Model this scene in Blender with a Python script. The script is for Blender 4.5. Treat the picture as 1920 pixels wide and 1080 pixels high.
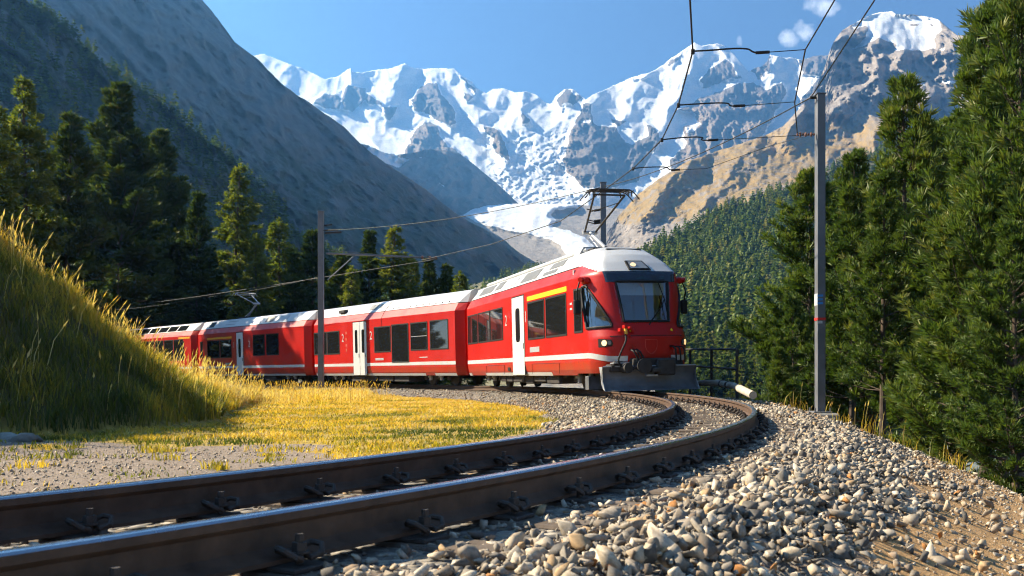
import bpy, bmesh, math, random
import numpy as np
from mathutils import Vector, Matrix, Euler
R = math.radians
random.seed(7)
rng = np.random.default_rng(11)
sc = bpy.context.scene
COL = sc.collection
for _o in list(bpy.data.objects):
    bpy.data.objects.remove(_o)

# ------------------------------------------------------------------ camera
CAMZ = 0.43
FPX = 1854.7            # focal length in pixels of a 1920 px wide frame
HORIZON = 699.8         # row of the horizon in the 1080 px high frame
cam_data = bpy.data.cameras.new('camera')
cam = bpy.data.objects.new('camera', cam_data)
COL.objects.link(cam)
cam.location = (0, 0, CAMZ)
cam.rotation_euler = (R(90), 0, 0)
cam_data.sensor_width = 36.0
cam_data.lens = 36.0 * FPX / 1920
cam_data.shift_y = (HORIZON - 540) / 1920
cam_data.clip_start = 0.05
cam_data.clip_end = 60000
cam_data.dof.use_dof = True
cam_data.dof.focus_distance = 24
cam_data.dof.aperture_fstop = 7.1
sc.camera = cam

# ------------------------------------------------------------------ light
SUN_EL = 36.0
SUN_AZ = (-0.940, 0.341)      # horizontal direction towards the sun
SUN_ROT = math.atan2(SUN_AZ[0], SUN_AZ[1])
world = bpy.data.worlds.new('World')
sc.world = world
world.use_nodes = True
wn = world.node_tree
wn.nodes.clear()
sky = wn.nodes.new('ShaderNodeTexSky')
sky.sky_type = 'NISHITA'
sky.sun_disc = False
sky.sun_elevation = R(SUN_EL)
sky.sun_rotation = SUN_ROT
sky.altitude = 1900
sky.air_density = 0.85
sky.dust_density = 0.3
sky.ozone_density = 2.2
bg = wn.nodes.new('ShaderNodeBackground')
bg.inputs['Strength'].default_value = 0.05
wo = wn.nodes.new('ShaderNodeOutputWorld')
# small fair-weather clouds near the right-hand summit, fixed to the sky
_tc = wn.nodes.new('ShaderNodeTexCoord')
_sx = wn.nodes.new('ShaderNodeSeparateXYZ'); wn.links.new(_tc.outputs['Generated'], _sx.inputs[0])
def _wm(op, a, b=None, clamp=False):
    n = wn.nodes.new('ShaderNodeMath'); n.operation = op; n.use_clamp = clamp
    for s_, v in zip(n.inputs, (a, b)):
        if v is None: continue
        if hasattr(v, 'is_output'): wn.links.new(v, s_)
        else: s_.default_value = v
    return n.outputs[0]
_front = _wm('GREATER_THAN', _sx.outputs[1], 0.2)
_az = _wm('DIVIDE', _sx.outputs[0], _wm('MAXIMUM', _sx.outputs[1], 0.2)); _elv = _wm('DIVIDE', _sx.outputs[2], _wm('MAXIMUM', _sx.outputs[1], 0.2))
_ns = wn.nodes.new('ShaderNodeTexNoise'); _ns.inputs['Scale'].default_value = 55; _ns.inputs['Detail'].default_value = 9; _ns.inputs['Roughness'].default_value = 0.62
wn.links.new(_tc.outputs['Generated'], _ns.inputs['Vector'])
_cl = None
for (_px, _py, _w, _h, _amt) in ((1480, 72, 26, 22, 1.0), (1508, 56, 28, 26, 1.0), (1542, 12, 46, 24, .9), (1387, 78, 9, 15, .75), (1762, 18, 22, 24, .35), (1578, 22, 26, 10, .35)):
    _a0, _e0 = (_px - 960) / FPX, (HORIZON - _py) / FPX
    _d = _wm('ADD', _wm('POWER', _wm('ABSOLUTE', _wm('MULTIPLY', _wm('SUBTRACT', _az, _a0), FPX / _w)), 2.0), _wm('POWER', _wm('ABSOLUTE', _wm('MULTIPLY', _wm('SUBTRACT', _elv, _e0), FPX / _h)), 2.0))
    _v = _wm('MULTIPLY', _wm('SUBTRACT', 1.0, _d, True), _amt)
    _cl = _v if _cl is None else _wm('MAXIMUM', _cl, _v)
_cm = _wm('MULTIPLY', _wm('MULTIPLY', _wm('SUBTRACT', _wm('ADD', _wm('MULTIPLY', _cl, .55), _wm('MULTIPLY', _ns.outputs['Fac'], 1.5)), .92), 2.0, True), _wm('MULTIPLY', _cl, 2.2, True))
_cm = _wm('MULTIPLY', _cm, _front, True)
_mx = wn.nodes.new('ShaderNodeMix'); _mx.data_type = 'RGBA'
wn.links.new(_cm, _mx.inputs[0]); wn.links.new(sky.outputs[0], _mx.inputs[6]); _mx.inputs[7].default_value = (8.6, 8.9, 9.3, 1)
wn.links.new(_mx.outputs[2], bg.inputs[0])
wn.links.new(bg.outputs[0], wo.inputs[0])
sun_data = bpy.data.lights.new('sun', 'SUN')
sun_data.energy = 5.0
sun_data.angle = R(0.53)
sun_data.color = (1.0, 0.865, 0.645)
sun = bpy.data.objects.new('sun', sun_data)
COL.objects.link(sun)
_sd = Vector((SUN_AZ[0] * math.cos(R(SUN_EL)), SUN_AZ[1] * math.cos(R(SUN_EL)), math.sin(R(SUN_EL))))
sun.rotation_euler = _sd.to_track_quat('Z', 'Y').to_euler()
sc.view_settings.view_transform = 'Standard'
sc.view_settings.look = 'None'
sc.view_settings.exposure = 1.85
sc.view_settings.gamma = 1.0
sc.render.engine = 'CYCLES'
sc.cycles.use_denoising = True
sc.cycles.denoising_prefilter = 'FAST'
sc.cycles.filter_width = 1.15
sc.cycles.max_bounces = 6
sc.cycles.diffuse_bounces = 1
sc.cycles.glossy_bounces = 3
sc.cycles.transmission_bounces = 4
sc.cycles.transparent_max_bounces = 8
sc.cycles.volume_bounces = 0
sc.cycles.use_adaptive_sampling = True
sc.cycles.adaptive_threshold = 0.03
sc.cycles.caustics_reflective = False
sc.cycles.caustics_refractive = False
sc.cycles.sample_clamp_indirect = 6

# ------------------------------------------------------------------ helpers
def tag(o, label=None, cat=None, group=None, kind=None):
    if label: o['label'] = label
    if cat: o['category'] = cat
    if group: o['group'] = group
    if kind: o['kind'] = kind
    return o

def empty(name, loc=(0, 0, 0), rz=0.0, parent=None):
    o = bpy.data.objects.new(name, None)
    o.empty_display_size = 0.2
    COL.objects.link(o)
    o.location = loc
    o.rotation_euler = (0, 0, rz)
    if parent: o.parent = parent
    return o

def link(name, me, parent=None, loc=None):
    o = bpy.data.objects.new(name, me)
    COL.objects.link(o)
    if parent: o.parent = parent
    if loc is not None: o.location = loc
    return o

def np_mesh(name, V, F, mats=(), smooth=False, midx=None):
    """mesh from arrays; F is (m,k) with one k, or a list of such arrays"""
    V = np.asarray(V, np.float32).reshape(-1, 3)
    Fs = F if isinstance(F, list) else [F]
    Fs = [np.asarray(f, np.int32) for f in Fs if len(f)]
    me = bpy.data.meshes.new(name)
    me.vertices.add(len(V))
    me.vertices.foreach_set('co', V.ravel())
    tot = np.concatenate([np.full(len(f), f.shape[1], np.int32) for f in Fs])
    idx = np.concatenate([f.ravel() for f in Fs])
    st = np.concatenate([[0], np.cumsum(tot)[:-1]]).astype(np.int32)
    me.loops.add(len(idx))
    me.loops.foreach_set('vertex_index', idx)
    me.polygons.add(len(tot))
    me.polygons.foreach_set('loop_start', st)
    me.polygons.foreach_set('loop_total', tot)
    if smooth:
        me.polygons.foreach_set('use_smooth', np.ones(len(tot), bool))
    if midx is not None:
        me.polygons.foreach_set('material_index', np.asarray(midx, np.int32))
    me.update(calc_edges=True)
    me.validate()
    for m in mats: me.materials.append(m)
    return me

def attr_f(me, name, a):
    at = me.attributes.new(name, 'FLOAT', 'POINT')
    at.data.foreach_set('value', np.asarray(a, np.float32).ravel())

def attr_c(me, name, a):
    at = me.attributes.new(name, 'FLOAT_COLOR', 'POINT')
    a = np.asarray(a, np.float32)
    if a.shape[1] == 3: a = np.concatenate([a, np.ones((len(a), 1), np.float32)], 1)
    at.data.foreach_set('color', a.ravel())

class MB:
    """collects simple shapes into one mesh"""
    def __init__(s): s.v = []; s.f = []; s.m = []; s.mi = 0
    def add(s, vs, fs):
        b = len(s.v)
        s.v += [tuple(v) for v in vs]
        s.f += [tuple(i + b for i in f) for f in fs]
        s.m += [s.mi] * len(fs)
        return s
    def box(s, x0, x1, y0, y1, z0, z1):
        return s.add([(x0, y0, z0), (x1, y0, z0), (x1, y1, z0), (x0, y1, z0), (x0, y0, z1), (x1, y0, z1), (x1, y1, z1), (x0, y1, z1)],
                     [(0, 3, 2, 1), (4, 5, 6, 7), (0, 1, 5, 4), (1, 2, 6, 5), (2, 3, 7, 6), (3, 0, 4, 7)])
    def bbox(s, x0, x1, y0, y1, z0, z1, b=0.01):
        """box with chamfered edges"""
        vs = []
        for z, i in ((z0, b), (z0 + b, 0), (z1 - b, 0), (z1, b)):
            for (x, y) in ((x0 + b + i * 0, y0 + i), (x1 - b, y0 + i), (x1 - i, y0 + b), (x1 - i, y1 - b), (x1 - b, y1 - i), (x0 + b, y1 - i), (x0 + i, y1 - b), (x0 + i, y0 + b)):
                vs.append((x, y, z))
        fs = [tuple(range(7, -1, -1)), tuple(range(24, 32))]
        for k in range(3):
            for j in range(8):
                fs.append((k * 8 + j, k * 8 + (j + 1) % 8, k * 8 + 8 + (j + 1) % 8, k * 8 + 8 + j))
        return s.add(vs, fs)
    def tube(s, pts, r, n=8, cap=True):
        pts = [Vector(p) for p in pts]
        rs = r if isinstance(r, (list, tuple)) else [r] * len(pts)
        vs = []; prev = None
        for i, p in enumerate(pts):
            t = (pts[min(i + 1, len(pts) - 1)] - pts[max(i - 1, 0)])
            t = t.normalized() if t.length > 1e-9 else Vector((0, 0, 1))
            if prev is None:
                a = t.cross(Vector((0, 0, 1)))
                if a.length < 1e-3: a = t.cross(Vector((1, 0, 0)))
                a.normalize()
            else:
                a = prev - t * prev.dot(t)
                a = a.normalized() if a.length > 1e-6 else t.orthogonal().normalized()
            prev = a
            b = t.cross(a)
            for k in range(n):
                an = 2 * math.pi * k / n
                vs.append(p + (a * math.cos(an) + b * math.sin(an)) * rs[i])
        fs = []
        for i in range(len(pts) - 1):
            for k in range(n):
                fs.append((i * n + k, i * n + (k + 1) % n, (i + 1) * n + (k + 1) % n, (i + 1) * n + k))
        if cap:
            fs.append(tuple(range(n - 1, -1, -1)))
            fs.append(tuple((len(pts) - 1) * n + k for k in range(n)))
        return s.add(vs, fs)
    def prism(s, poly, axis, a, b):
        """polygon (2-D list) pushed along an axis from a to b"""
        n = len(poly)
        def P(u, v, w):
            return {'x': (w, u, v), 'y': (u, w, v), 'z': (u, v, w)}[axis]
        vs = [P(u, v, a) for u, v in poly] + [P(u, v, b) for u, v in poly]
        fs = [tuple(range(n - 1, -1, -1)), tuple(range(n, 2 * n))]
        fs += [(i, (i + 1) % n, n + (i + 1) % n, n + i) for i in range(n)]
        return s.add(vs, fs)
    def mesh(s, name, mats, smooth=False):
        me = bpy.data.meshes.new(name)
        me.from_pydata(s.v, [], s.f)
        if not isinstance(mats, (list, tuple)): mats = [mats]
        for m in mats: me.materials.append(m)
        me.polygons.foreach_set('material_index', s.m)
        bm = bmesh.new(); bm.from_mesh(me)
        bmesh.ops.recalc_face_normals(bm, faces=bm.faces)
        bm.to_mesh(me); bm.free()
        if smooth:
            me.polygons.foreach_set('use_smooth', [True] * len(me.polygons))
            try: me.set_sharp_from_angle(angle=R(38))
            except Exception: pass
        me.update()
        return me
    def build(s, name, mats, parent=None, smooth=False, loc=None):
        return link(name, s.mesh(name, mats, smooth), parent, loc)

# ------------------------------------------------------------------ noise (numpy)
_perm = np.random.default_rng(3).random((256, 256)).astype(np.float32)
def vnoise(x, y, seed=0):
    x = np.asarray(x, float) + seed * 17.31; y = np.asarray(y, float) + seed * 9.77
    xi = np.floor(x).astype(int); yi = np.floor(y).astype(int)
    fx = x - xi; fy = y - yi
    fx = fx * fx * fx * (fx * (fx * 6 - 15) + 10); fy = fy * fy * fy * (fy * (fy * 6 - 15) + 10)
    g = lambda a, b: _perm[a & 255, b & 255]
    return (g(xi, yi) * (1 - fx) + g(xi + 1, yi) * fx) * (1 - fy) + (g(xi, yi + 1) * (1 - fx) + g(xi + 1, yi + 1) * fx) * fy
def fbm(x, y, oct=5, seed=0, gain=0.5):
    r = 0; a = 1; tot = 0
    for k in range(oct):
        c, s_ = math.cos(0.6 * k), math.sin(0.6 * k)
        r = r + a * vnoise((x * c - y * s_) * 2 ** k, (x * s_ + y * c) * 2 ** k, seed + k); tot += a; a *= gain
    return r / tot
def ridged(x, y, oct=5, seed=0, gain=0.55):
    r = 0; a = 1; tot = 0
    for k in range(oct):
        c, s_ = math.cos(0.7 * k), math.sin(0.7 * k)
        n = 1 - np.abs(2 * vnoise((x * c - y * s_) * 2 ** k, (x * s_ + y * c) * 2 ** k, seed + k) - 1)
        r = r + a * n; tot += a; a *= gain
    return r / tot
def sstep(a, b, x):
    t = np.clip((np.asarray(x, float) - a) / (b - a), 0, 1)
    return t * t * (3 - 2 * t)
def in_poly(px, py, poly):
    inside = np.zeros(np.shape(px), bool)
    n = len(poly)
    for i in range(n):
        x0, y0 = poly[i]; x1, y1 = poly[(i + 1) % n]
        c = ((y0 > py) != (y1 > py)) & (px < (x1 - x0) * (py - y0) / ((y1 - y0) or 1e-9) + x0)
        inside ^= c
    return inside
def seg_dist(px, py, pts):
    d = np.full(np.shape(px), 1e9); side = np.zeros(np.shape(px))
    for (x0, y0), (x1, y1) in zip(pts[:-1], pts[1:]):
        vx, vy = x1 - x0, y1 - y0
        t = np.clip(((px - x0) * vx + (py - y0) * vy) / (vx * vx + vy * vy), 0, 1)
        dd = np.hypot(px - x0 - t * vx, py - y0 - t * vy)
        d = np.minimum(d, dd)
    return d

# ------------------------------------------------------------------ material helpers
def mat_new(name):
    m = bpy.data.materials.new(name)
    m.use_nodes = True
    nt = m.node_tree
    b = nt.nodes['Principled BSDF']
    return m, nt, b
def nd(nt, typ, **kw):
    n = nt.nodes.new(typ)
    for k, v in kw.items():
        if k.startswith('i_'):
            n.inputs[k[2:].replace('_', ' ')].default_value = v
        else: setattr(n, k, v)
    return n
def lk(nt, a, b): nt.links.new(a, b)
def ramp(nt, fac, stops, interp='LINEAR'):
    r = nt.nodes.new('ShaderNodeValToRGB')
    r.color_ramp.interpolation = interp
    e = r.color_ramp.elements
    while len(e) < len(stops): e.new(0.5)
    for el, (p, c) in zip(e, stops):
        el.position = p
        el.color = (c[0], c[1], c[2], 1) if not isinstance(c, (int, float)) else (c, c, c, 1)
    if fac is not None: nt.links.new(fac, r.inputs[0])
    return r
def mixc(nt, fac, a, b, blend='MIX'):
    n = nt.nodes.new('ShaderNodeMix'); n.data_type = 'RGBA'; n.blend_type = blend
    for sock, v in ((n.inputs[0], fac), (n.inputs[6], a), (n.inputs[7], b)):
        if hasattr(v, 'is_output'): nt.links.new(v, sock)
        elif isinstance(v, (int, float)): sock.default_value = v
        else: sock.default_value = (*v, 1)
    return n.outputs[2]
def math_n(nt, op, a, b=None, c=None, clamp=False):
    n = nt.nodes.new('ShaderNodeMath'); n.operation = op; n.use_clamp = clamp
    for s_, v in zip(n.inputs, (a, b, c)):
        if v is None: continue
        if hasattr(v, 'is_output'): nt.links.new(v, s_)
        else: s_.default_value = v
    return n.outputs[0]
def noise_n(nt, scale, detail=4, rough=0.55, coord=None, dist=0.0):
    n = nt.nodes.new('ShaderNodeTexNoise')
    n.inputs['Scale'].default_value = scale; n.inputs['Detail'].default_value = detail
    n.inputs['Roughness'].default_value = rough; n.inputs['Distortion'].default_value = dist
    if coord is not None: nt.links.new(coord, n.inputs['Vector'])
    return n.outputs['Fac']
def objco(nt):
    return nt.nodes.new('ShaderNodeTexCoord').outputs['Object']
def geoco(nt):
    return nt.nodes.new('ShaderNodeNewGeometry').outputs['Position']
def attr_n(nt, name, out='Fac'):
    n = nt.nodes.new('ShaderNodeAttribute'); n.attribute_name = name
    return n.outputs[out]
def bump_n(nt, h, strength, dist, bsdf):
    n = nt.nodes.new('ShaderNodeBump'); n.inputs['Strength'].default_value = strength; n.inputs['Distance'].default_value = dist
    nt.links.new(h, n.inputs['Height']); nt.links.new(n.outputs[0], bsdf.inputs['Normal'])
def simple(name, col, rough=0.5, metal=0.0, spec=0.5, var=0.0, scale=6.0, bump=0.0, coat=0.0, emis=None):
    m, nt, b = mat_new(name)
    b.inputs['Roughness'].default_value = rough; b.inputs['Metallic'].default_value = metal
    b.inputs['Specular IOR Level'].default_value = spec
    b.inputs['Base Color'].default_value = (*col, 1)
    if coat:
        b.inputs['Coat Weight'].default_value = coat; b.inputs['Coat Roughness'].default_value = 0.08
    if var:
        co = geoco(nt)
        f = noise_n(nt, scale, 6, 0.6, co)
        r = ramp(nt, f, [(0.25, [c * (1 - var) for c in col]), (0.75, [min(1, c * (1 + var)) for c in col])])
        lk(nt, r.outputs[0], b.inputs['Base Color'])
        rr = ramp(nt, f, [(0.2, max(0.02, rough - 0.1)), (0.8, min(1, rough + 0.12))])
        lk(nt, rr.outputs[0], b.inputs['Roughness'])
        if bump: bump_n(nt, noise_n(nt, scale * 4, 5, 0.6, co), bump, 0.01, b)
    if emis:
        b.inputs['Emission Color'].default_value = (*emis[0], 1); b.inputs['Emission Strength'].default_value = emis[1]
    return m

# ------------------------------------------------------------------ pixel helpers (photograph's 1920 x 1080 frame)
def ray(px, py):
    return (np.asarray(px, float) - 960) / FPX, (HORIZON - np.asarray(py, float)) / FPX
def at(px, py, d):
    u, w = ray(px, py)
    return Vector((float(u * d), float(d), float(w * d + CAMZ)))

# ------------------------------------------------------------------ the track's plan: curvature along the arc
_KN = np.array([-40, -6, 0, 6, 12, 18, 24, 32, 42, 55, 75, 100, 140.])
_KV = np.array([0.03, 0.0388, 0.0401, 0.0339, 0.0289, 0.0225, 0.0232, 0.0266, 0.0176, 0.0018, 0.003, 0.0048, 0.003])
TS = np.arange(-24, 125.01, 0.05)
def _plan():
    k = np.interp(TS, _KN, _KV); i0 = int(np.abs(TS).argmin()); h = 0.05
    a = np.concatenate([[0], np.cumsum((k[1:] + k[:-1]) / 2 * h)]); a = a - a[i0] + 0.9906
    am = (a[1:] + a[:-1]) / 2
    x = np.concatenate([[0], np.cumsum(np.cos(am) * h)]); y = np.concatenate([[0], np.cumsum(np.sin(am) * h)])
    return x - x[i0] - 1.371, y - y[i0] + 3.146, a
TX, TY, TA = _plan()
def tr(s, o=0.0):
    """point at arc length s, offset o to the outside (right) of the curve; z is the rail top"""
    x = np.interp(s, TS, TX); y = np.interp(s, TS, TY); a = np.interp(s, TS, TA)
    return x + np.sin(a) * o, y - np.cos(a) * o, -0.002 * np.asarray(s, float), a
def near_track(x, y):
    """arc length and offset of plan points"""
    x = np.asarray(x, float).ravel(); y = np.asarray(y, float).ravel()
    s = np.empty(len(x)); o = np.empty(len(x))
    tx, ty, ta, ts = TX[::6], TY[::6], TA[::6], TS[::6]
    for i in range(0, len(x), 20000):
        X = x[i:i + 20000, None]; Y = y[i:i + 20000, None]
        j = ((X - tx) ** 2 + (Y - ty) ** 2).argmin(1)
        dx = X[:, 0] - tx[j]; dy = Y[:, 0] - ty[j]
        s[i:i + 20000] = ts[j] + dx * np.cos(ta[j]) + dy * np.sin(ta[j])
        o[i:i + 20000] = dx * np.sin(ta[j]) - dy * np.cos(ta[j])
    return s, o
# ================================================================== MOUNTAINS AND VALLEY
def curve_fn(pts):
    xs = np.array([p[0] for p in pts], float); ys = np.array([p[1] for p in pts], float)
    return lambda x: np.interp(x, xs, ys)

def relief(name, x0, x1, dx, top, bot, rows, depth, masks, mat, tpow=1.0, jag=1.2, back=True, seed=0):
    xs = np.arange(x0, x1 + dx, dx)
    ty = top(xs) + (fbm(xs / 9.0, xs * 0 + seed, 4, seed) - 0.5) * 2 * jag
    by = bot(xs)
    t = np.linspace(0, 1, rows) ** tpow
    px = np.broadcast_to(xs[None, :], (rows, len(xs))).copy()
    py = ty[None, :] + (by - ty)[None, :] * t[:, None]
    D = depth(px, py, np.broadcast_to(t[:, None], px.shape))
    u, w = ray(px, py)
    P = np.stack([u * D, D, w * D + CAMZ], -1)
    A = masks(px, py)
    if back:
        b1 = P[0].copy(); b1[:, :2] *= 1.03; b1[:, 2] -= 0.012 * D[0]
        b2 = P[0].copy(); b2[:, :2] *= 1.22; b2[:, 2] = -20
        P = np.concatenate([b2[None], b1[None], P], 0)
        A = {k: np.concatenate([v[:1], v[:1], v], 0) for k, v in A.items()}
    n, m = P.shape[:2]
    ii = np.arange(n * m).reshape(n, m)
    F = np.stack([ii[:-1, :-1], ii[1:, :-1], ii[1:, 1:], ii[:-1, 1:]], -1).reshape(-1, 4)
    me = np_mesh(name, P.reshape(-1, 3), F, [mat], True)
    for k, v in A.items(): attr_f(me, k, v)
    o = link(name, me)
    tag(o, kind='structure')
    return o, (xs, P)

# ---- one material for rock, snow, scree and alpine grass; the attributes say which is where
def mountain_mat(name, rock, rock2, brown, brown2, s):
    m, nt, b = mat_new(name)
    co = geoco(nt)
    big = noise_n(nt, 0.004 * s, 8, 0.62, co)
    mid = noise_n(nt, 0.018 * s, 8, 0.66, co, 0.6)
    fine = noise_n(nt, 0.07 * s, 6, 0.7, co)
    rc = ramp(nt, mid, [(0.3, rock), (0.52, rock2), (0.72, [c * 0.62 for c in rock])]).outputs[0]
    bc = ramp(nt, mid, [(0.3, brown), (0.5, brown2), (0.62, rock2), (0.75, [c * 0.7 for c in brown])]).outputs[0]
    tint = math_n(nt, 'ADD', attr_n(nt, 'tint'), math_n(nt, 'MULTIPLY', math_n(nt, 'SUBTRACT', fine, 0.5), 0.9))
    tint = ramp(nt, tint, [(0.4, 0.0), (0.62, 1.0)]).outputs[0]
    col = mixc(nt, tint, rc, bc)
    sn = math_n(nt, 'ADD', attr_n(nt, 'snow'), math_n(nt, 'MULTIPLY', math_n(nt, 'SUBTRACT', mid, 0.5), 0.34))
    sn = math_n(nt, 'ADD', sn, math_n(nt, 'MULTIPLY', math_n(nt, 'SUBTRACT', fine, 0.5), 0.26))
    sf = ramp(nt, sn, [(0.47, 0.0), (0.55, 1.0)]).outputs[0]
    icec = ramp(nt, fine, [(0.35, (0.62, 0.68, 0.74)), (0.6, (0.86, 0.87, 0.88))]).outputs[0]
    col = mixc(nt, sf, col, icec)
    lk(nt, col, b.inputs['Base Color'])
    b.inputs['Roughness'].default_value = 0.9
    b.inputs['Specular IOR Level'].default_value = 0.15
    h = math_n(nt, 'ADD', math_n(nt, 'MULTIPLY', mid, 1.0), math_n(nt, 'MULTIPLY', fine, 0.35))
    st = math_n(nt, 'SUBTRACT', 1.0, math_n(nt, 'MULTIPLY', sf, 0.86))
    bp = nd(nt, 'ShaderNodeBump'); bp.inputs['Distance'].default_value = 15.0 / s
    lk(nt, h, bp.inputs['Height']); lk(nt, st, bp.inputs['Strength']); lk(nt, bp.outputs[0], b.inputs['Normal'])
    return m
M_FAR = mountain_mat('snow_and_rock', (0.24, 0.205, 0.175), (0.14, 0.125, 0.115), (0.42, 0.33, 0.24), (0.34, 0.26, 0.18), 1.0)
M_RIGHT = mountain_mat('alpine_rock_and_grass', (0.40, 0.335, 0.27), (0.27, 0.235, 0.20), (0.40, 0.26, 0.085), (0.30, 0.205, 0.08), 1.6)
M_LEFT = mountain_mat('left_rock_and_scrub', (0.21, 0.205, 0.19), (0.14, 0.14, 0.135), (0.08, 0.09, 0.05), (0.06, 0.075, 0.04), 1.7)
M_SCREE = mountain_mat('moraine_and_ice', (0.40, 0.35, 0.29), (0.31, 0.275, 0.235), (0.3, 0.26, 0.17), (0.2, 0.19, 0.1), 2.2)

def soft_polys(px, py, polys, warp=5.0, soft=3.0, seed=0):
    """1 inside any of the outlines, with a wandering edge"""
    wx = px + (fbm(px / 16, py / 16, 4, seed) - 0.5) * 2 * warp * 1.6
    wy = py + (fbm(px / 16, py / 16, 4, seed + 5) - 0.5) * 2 * warp
    r = np.zeros(px.shape)
    for P in polys:
        wgt = 1.0
        if isinstance(P[0], (int, float)): wgt, P = P[0], P[1]
        ins = in_poly(wx, wy, P)
        d = seg_dist(wx, wy, list(P) + [P[0]])
        r = np.maximum(r, wgt * np.clip(0.5 + np.where(ins, d, -d) / (2 * soft), 0, 1))
    return r

# ---- the far snow range
RIDGE_A = [(440, 110), (484, 103), (495, 101), (527, 114), (561, 126), (584, 136), (610, 148), (631, 144), (649, 132), (658, 128), (661, 134), (676, 137), (690, 134),
           (714, 130), (731, 128), (749, 122), (759, 119), (771, 126), (794, 130), (806, 129), (818, 128), (851, 129), (867, 142), (886, 154), (896, 167), (911, 174),
           (924, 167), (945, 165), (966, 174), (987, 171), (1005, 177), (1023, 193), (1033, 194), (1044, 178), (1059, 167), (1075, 167), (1088, 178), (1098, 187),
           (1111, 178), (1136, 167), (1183, 145), (1219, 136), (1244, 122), (1258, 109), (1286, 91), (1302, 79), (1316, 86), (1345, 81), (1358, 86), (1377, 102),
           (1388, 117), (1404, 134), (1412, 129), (1427, 125), (1438, 116), (1444, 103), (1460, 106), (1485, 109), (1504, 112), (1526, 105), (1600, 100), (1640, 120)]
ROCK_A = [[(768, 266), (785, 240), (805, 226), (822, 242), (838, 272), (872, 290), (800, 305), (755, 292)], [(653, 157), (684, 166), (690, 180), (716, 194), (718, 200), (692, 196), (684, 186), (659, 210), (643, 204), (637, 186)],
          (0.75, [(610, 172), (635, 180), (639, 204), (610, 206), (586, 191)]),
          [(798, 157), (814, 155), (826, 172), (845, 200), (855, 231), (843, 235), (814, 219), (794, 212), (773, 206), (773, 186)],
          [(720, 202), (745, 200), (743, 212), (733, 223), (720, 216)],
          [(901, 234), (917, 237), (935, 250), (945, 270), (958, 301), (948, 304), (930, 286), (924, 263), (909, 244)],
          [(976, 208), (992, 221), (994, 231), (981, 231)],
          (0.62, [(1041, 182), (1059, 167), (1075, 168), (1092, 182), (1075, 198), (1059, 198), (1051, 208), (1044, 190)]),
          [(1093, 195), (1111, 195), (1108, 224), (1114, 235), (1152, 241), (1180, 271), (1211, 254), (1213, 232), (1236, 249), (1241, 262), (1213, 304), (1190, 340),
           (1150, 352), (1093, 352), (1062, 317), (1057, 296), (1067, 250), (1080, 234)],
          [(1147, 221), (1174, 227), (1158, 239)],
          (0.6, [(1311, 149), (1330, 127), (1358, 107), (1374, 116), (1377, 132), (1394, 146), (1358, 154), (1316, 171)]),
          [(1316, 182), (1358, 168), (1394, 154), (1413, 154), (1438, 171), (1466, 154), (1472, 177), (1458, 210), (1436, 250), (1386, 300), (1358, 330), (1302, 340),
           (1261, 340), (1258, 300), (1286, 266), (1283, 238), (1316, 232), (1297, 210), (1272, 207)],
          (0.6, [(1244, 122), (1286, 91), (1280, 110), (1252, 127)]),
          (0.8, [(862, 136), (897, 168), (893, 175), (876, 160)]), (0.8, [(867, 170), (888, 180), (875, 193)]),
          (0.55, [(1180, 150), (1219, 138), (1205, 146)]),
          [(1500, 112), (1526, 105), (1600, 96), (1640, 250), (1480, 260), (1506, 176), (1540, 143), (1502, 140)], [(1436, 118), (1446, 102), (1440, 130), (1420, 150), (1412, 132)]]
SNOW_A = [[(1454, 126), (1485, 109), (1501, 126), (1494, 142), (1539, 142), (1504, 173), (1472, 202), (1463, 233), (1438, 252), (1472, 176), (1485, 154), (1457, 142)],
          [(1285, 240), (1313, 232), (1302, 246), (1288, 250)], [(1085, 228), (1108, 224), (1104, 232)]]
SPINES_A = [([(814, 150), (830, 190), (848, 235)], 26, 190), ([(1104, 190), (1112, 240), (1116, 350)], 55, 330), ([(1302, 80), (1290, 150), (1250, 210), (1235, 262)], 45, 230),
            ([(1345, 82), (1390, 150), (1360, 210), (1290, 290)], 50, 260), ([(1460, 108), (1440, 170), (1400, 250)], 34, 220), ([(658, 130), (662, 165), (690, 200)], 26, 170),
            ([(759, 119), (735, 160), (720, 205)], 34, 170), ([(987, 171), (975, 210), (950, 250), (955, 300)], 30, 160), ([(851, 129), (880, 180), (905, 235)], 30, 150),
            ([(1211, 136), (1190, 190), (1170, 240)], 36, 170), ([(945, 165), (930, 200)], 26, 110), ([(1068, 167), (1062, 200)], 22, 160), ([(1540, 100), (1520, 170), (1480, 260)], 40, 220)]
def depth_a(px, py, t):
    rk = soft_polys(px, py, ROCK_A, 5, 4)
    D = 7350 - 2000 * (py - 80) / 330 - 300 * t
    for pts, w, a in SPINES_A:
        d = seg_dist(px + (fbm(px / 25, py / 25, 3, 4) - .5) * 22, py, pts)
        D = D - .5 * a * np.clip(1 - d / w, 0, 1) ** 1.15
    D = D - (ridged(px / 70, py / 60, 3, 2) - 0.5) * 120 - (ridged(px / 34, py / 26, 4, 3) - 0.5) * 26 - (fbm(px / 130, py / 110, 3, 8) - 0.5) * 300
    D = D - rk * (ridged(px / 22, py / 30, 5, 6) - 0.35) * 300
    # crevassed icefall down the middle
    ice = sstep(60, 0, np.abs(px - (1000 + (py - 300) * 0.12)) - 55) * sstep(225, 270, py)
    qx = px + (fbm(px / 30, py / 30, 3, 14) - .5) * 60; qy = py + (fbm(px / 24, py / 24, 3, 16) - .5) * 46
    D = D - ice * (ridged(qx / 26, qy / 9.0, 5, 9) - 0.5) * 70 - ice * (fbm(px / 7, py / 6, 3, 12) - .5) * 22
    return D
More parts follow.
